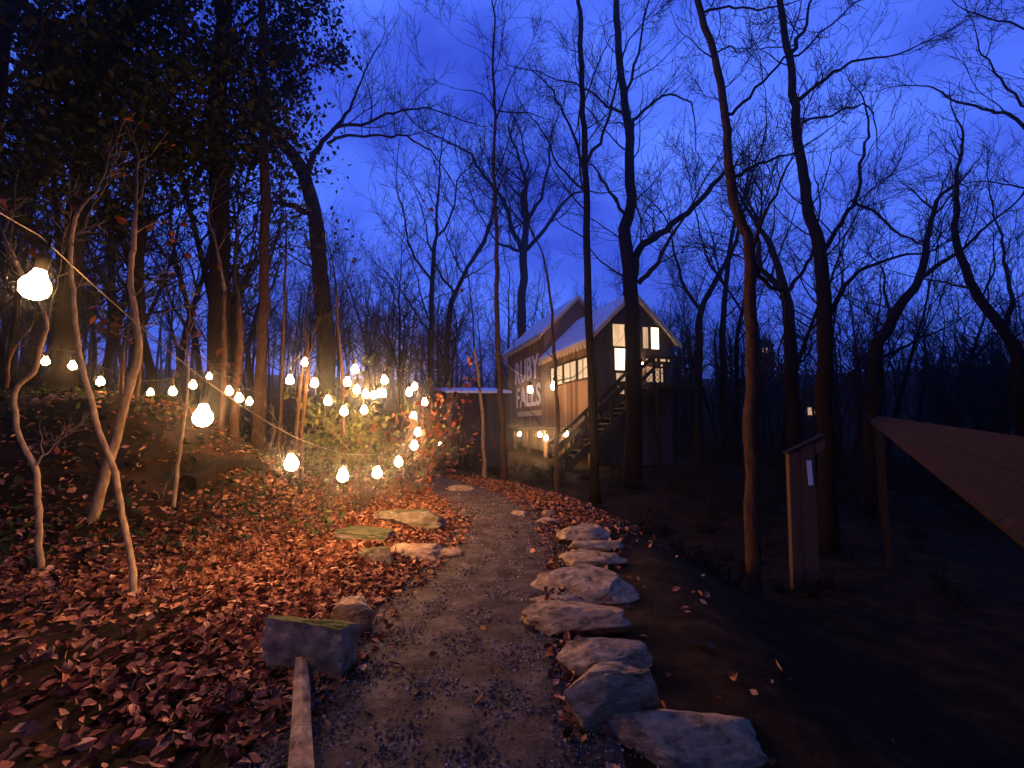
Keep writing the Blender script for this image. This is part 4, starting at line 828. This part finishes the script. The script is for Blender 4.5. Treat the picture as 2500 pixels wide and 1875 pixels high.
# ------------------------------------------------------------------ right: notice post, handrail, far windows
gb = ground(1965, 1440); Yb = gb.y
def kp(px, py, dy=0.0): return at(px, py, Yb + dy)
kio = thing('notice_post', 'weathered double board post with a white strip and a slanted cap', 'post', (kp(1965, 1430).x, Yb, gb.z))
ko = kio.location.copy()
def kb(mb, nm, m_):
    o = mb.build(nm, m_, kio); o.data.transform(Matrix.Translation(-ko)); return o
def prism(px_poly, th, dy=0.0):
    f_ = [np.array(kp(x, y, dy)) for x, y in px_poly]; b_ = [p + np.array((0.0, th, 0)) for p in f_]; n_ = len(f_)
    return MB().add(f_ + b_, [[0, 1, 2, 3][::1], [7, 6, 5, 4]] + [[i, i + n_, (i + 1) % n_ + n_, (i + 1) % n_] for i in range(n_)])
kb(prism([(1926, 1108), (1955, 1100), (1970, 1450), (1938, 1450)], 0.10), 'board', M_post)
kb(prism([(1957, 1094), (1987, 1084), (2003, 1450), (1971, 1450)], 0.12, -0.012), 'board', M_post)
kb(prism([(1990, 1086), (2014, 1068), (2014, 1096), (1991, 1107)], 0.08), 'cross_board', M_post)
kb(prism([(1970, 1124), (1981, 1124), (1986, 1184), (1975, 1185)], 0.01, -0.026), 'white_strip', M_white)
kb(prism([(1923, 1104), (2015, 1060), (2016, 1066), (1924, 1109)], 0.15, -0.02), 'cap', M_dkwood)
# broad timber handrail running away on the right
Lp = ray(2500, 1400); A = Vector((0, 0, EYE)) + Lp * (0.72 / Lp.y); Rp = ray(2500, 1120); B = Vector((0, 0, EYE)) + Rp * (1.30 / Rp.y)
dv = Vector((2095 - 1250, F, 0)).normalized(); sv = B - A; sv = sv - dv * sv.dot(dv); wr = sv.length; sv.normalize(); upv = sv.cross(dv).normalized()
rail = thing('handrail', 'broad brown timber handrail receding into the dark on the right', 'handrail', (A.x, A.y, tz(A.x, A.y)))
ro = rail.location.copy(); rise = Vector((0, 0, 0.022))
def rb(mb, nm, m_):
    o = mb.build(nm, m_, rail); o.data.transform(Matrix.Translation(-ro)); return o
st_ = A - dv * 2.0
nb = 2
for k in range(nb): rb(MB().frame_box(st_ + sv * (wr / nb * k + 0.001) - upv * 0.04, (dv + rise) * 15, sv * (wr / nb - 0.002), upv * (0.04 - 0.002 * (k % 2))), 'rail_board', M_rail)
for k in range(5, 7):
    p = st_ + (dv + rise) * (0.6 + k * 2.3) + sv * (wr / 2) - upv * 0.05; z0 = tz(p.x, p.y) - 0.3; hz = Vector((dv.y, -dv.x, 0))
    rb(MB().frame_box(Vector((p.x, p.y, z0)) - hz * 0.045, dv * 0.09, hz * 0.09, Vector((0, 0, p.z - 0.06 - z0))), 'post', M_dkwood)
# far cottages with one lit window each
for px, py, Yd, lb in ((1869, 856, 74, 'far dark cottage with a lit window high among the right woods'), (1928, 949, 64, 'far dark cottage with a lit gable window left of the forked tree'), (1981, 1004, 58, 'far dark cottage with a small lit window behind the notice post'), (2016, 1013, 60, 'far dark cottage with a dim lit window beside the forked trunk')):
    p = at(px, py, Yd); base = tz(p.x, p.y) - 0.2; h = thing('cottage', lb, 'house', (p.x, p.y, base)); wz = p.z - base; H = wz + 0.8
    MB().frame_box((-1.3, 0.05, 0), (2.6, 0, 0), (0, 3, 0), (0, 0, H)).build('wall', M_dkwood, h)
    mb = MB().add([(-1.6, -0.2, H - 0.1), (1.6, -0.2, H - 0.1), (0, -0.2, H + 1.3), (-1.6, 3.2, H - 0.1), (1.6, 3.2, H - 0.1), (0, 3.2, H + 1.3)], [[0, 3, 5, 2], [1, 2, 5, 4], [0, 1, 4, 3]], [[0, 2, 1], [3, 4, 5]]); mb.build('roof', M_dkwood, h)
    w = MB().frame_box((-0.5, -0.01, wz - 0.56), (1.0, 0, 0), (0, 0.05, 0), (0, 0, 0.1)).frame_box((-0.5, -0.01, wz + 0.46), (1.0, 0, 0), (0, 0.05, 0), (0, 0, 0.1)).build('window', M_dkwood, h)
    MB().frame_box((-0.42, 0.0, wz - 0.46), (0.84, 0, 0), (0, 0.04, 0), (0, 0, 0.92)).build('pane', M_paned, w)

# ------------------------------------------------------------------ air volume added to make lens-like bloom round the bulbs
hm = bpy.data.materials.new('damp_air'); hm.use_nodes = True; N = hm.node_tree.nodes; N.clear()
ho = N.new('ShaderNodeOutputMaterial'); pv = N.new('ShaderNodeVolumePrincipled')
pv.inputs['Color'].default_value = (0.9, 0.9, 0.95, 1); pv.inputs['Density'].default_value = 0.0028; pv.inputs['Anisotropy'].default_value = 0.96
hm.node_tree.links.new(pv.outputs[0], ho.inputs['Volume']); hm.cycles.homogeneous_volume = True
hz_ = MB().frame_box((-430, -70, -6), (860, 0, 0), (0, 500, 0), (0, 0, 50)).build('haze', hm)
tag(hz_, 'thin damp night air', 'haze', kind='stuff')
